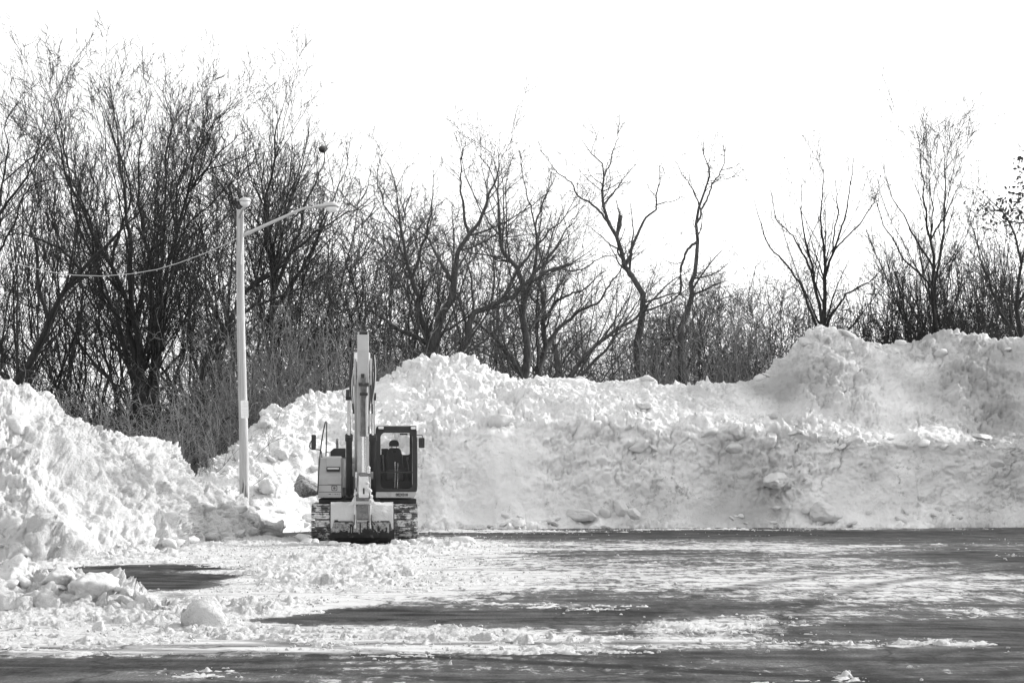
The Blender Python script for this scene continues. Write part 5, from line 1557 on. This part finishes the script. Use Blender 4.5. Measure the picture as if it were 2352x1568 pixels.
# thin grey frost and dried mud below the snow edge
prof2 = resample([(yk - .428, .58), (yk - .431, .46), (yk - .424, .35), (yk - .36, .21)], 22)
Ux, Vv = np.meshgrid(uu, np.arange(22))
pf = np.stack([BC + Ux.ravel(), prof2[Vv.ravel(), 0], prof2[Vv.ravel(), 1]], 1)
v2 = Vv.ravel() / 21
fe = v2 - 0.62 + 0.55 * fbm(pf, .12, 4, 31, .7) + 0.5 * (np.abs(fbm(pf * np.array([1, 1, .4]), .2, 3, 33)) < .05)
pf[:, 1] -= np.where(fe < 0, .006, -.02)
q = grid_quads(nuu, 22); q = q[(fe[q] < .1).all(1)]
link_mesh("frost_crust", raw_mesh("frost_crust", pf, q, True), M['frost'], bk)
# ears that carry the pins, and the dark coupler plate between them
EP = [(yk - .46, .42), (yk - .47, .60), (yk - .36, .86), (yk - .26, 1.0), (yk - .18, 1.32), (yk + .02, 1.42), (yk + .16, 1.32), (yk + .2, .95), (yk - .2, .6)]
for xx in (-.215, .172):
    plate(EP, BC + .02 + xx, BC + .02 + xx + .04, "bucket_ear", M['paint_snowy'], bk)
for s_ in (-1, 1):
    m = MB(); m.prism([(BC + .02 + s_ * .218, .9), (BC + .02 + s_ * .56, .97), (BC + .02 + s_ * .42, 1.0), (BC + .02 + s_ * .31, 1.06), (BC + .02 + s_ * .26, 1.16), (BC + .02 + s_ * .218, 1.25)], yk - .17, yk - .02, 'y'); m.build("ear_gusset", M['paint_snowy'], bk, .01)
m = MB(); m.prism([(yk - .47, .66), (yk - .40, .90), (yk - .30, 1.02), (yk - .26, 1.0), (yk - .38, .62)], BC - .125, BC + .165); m.build("coupler_plate", M['grey'], bk, .006)
m = MB(); m.box(BC - .15, BC + .19, yk - .25, yk + .05, 1.12, 1.235); m.build("coupler_block", M['grey'], bk, .01)
m = MB(); m.prism(rrect(BC - .168, BC + .21, 1.02, 1.115, (.05, .05, .02, .02), 4), yk - .27, yk - .1, 'y'); m.build("coupler_snow", M['crust'], bk, .02)
m = MB()
for xx in (-.215, .215): m.box(BC + .02 + xx - .01, BC + .02 + xx + .01, yk - .485, yk - .42, .52, .78)
m.build("ear_slot", M['black'], bk)
for k in range(5):
    m = MB(); xx = BC - BW + .12 + k * (2 * BW - .24) / 4
    m.prism([(yk + .70, .16), (yk + .70, .24), (yk + .92, .34), (yk + .93, .32)], xx - .05, xx + .05); m.build("bucket_tooth", M['grey'], bk, .004)
# churned snow heaped round bucket and tracks
for (px, py, D_, s_, q_) in ((812, 1330, 50.2, .16, 1), (835, 1338, 49.8, .17, 1), (800, 1322, 51, .16, 1), (866, 1342, 49.6, .13, 1), (905, 1341, 49.6, .12, 1), (962, 1332, 50.4, .15, 1.3), (975, 1326, 51.5, .12, 1), (1005, 1322, 52.5, .14, 1), (1025, 1318, 53.0, .16, 1), (1040, 1322, 52.5, .13, 1), (752, 1322, 52.6, .18, 1), (770, 1326, 52.2, .12, 1), (740, 1310, 53.5, .2, 1), (985, 1334, 50.6, .15, 1), (1010, 1336, 50.2, .14, 1), (1050, 1330, 51.0, .16, 1)):
    w_ = at(px / 1.0629, py / 1.0629, D_)
    chunk((w_[0], w_[1], max(.02, w_[2] - s_ * .3)), s_, "white snow lump churned up around the excavator bucket and tracks", "snow lumps round the excavator", (1.2, 1, .8 * q_))
# twigs hanging over the bank left of the boom
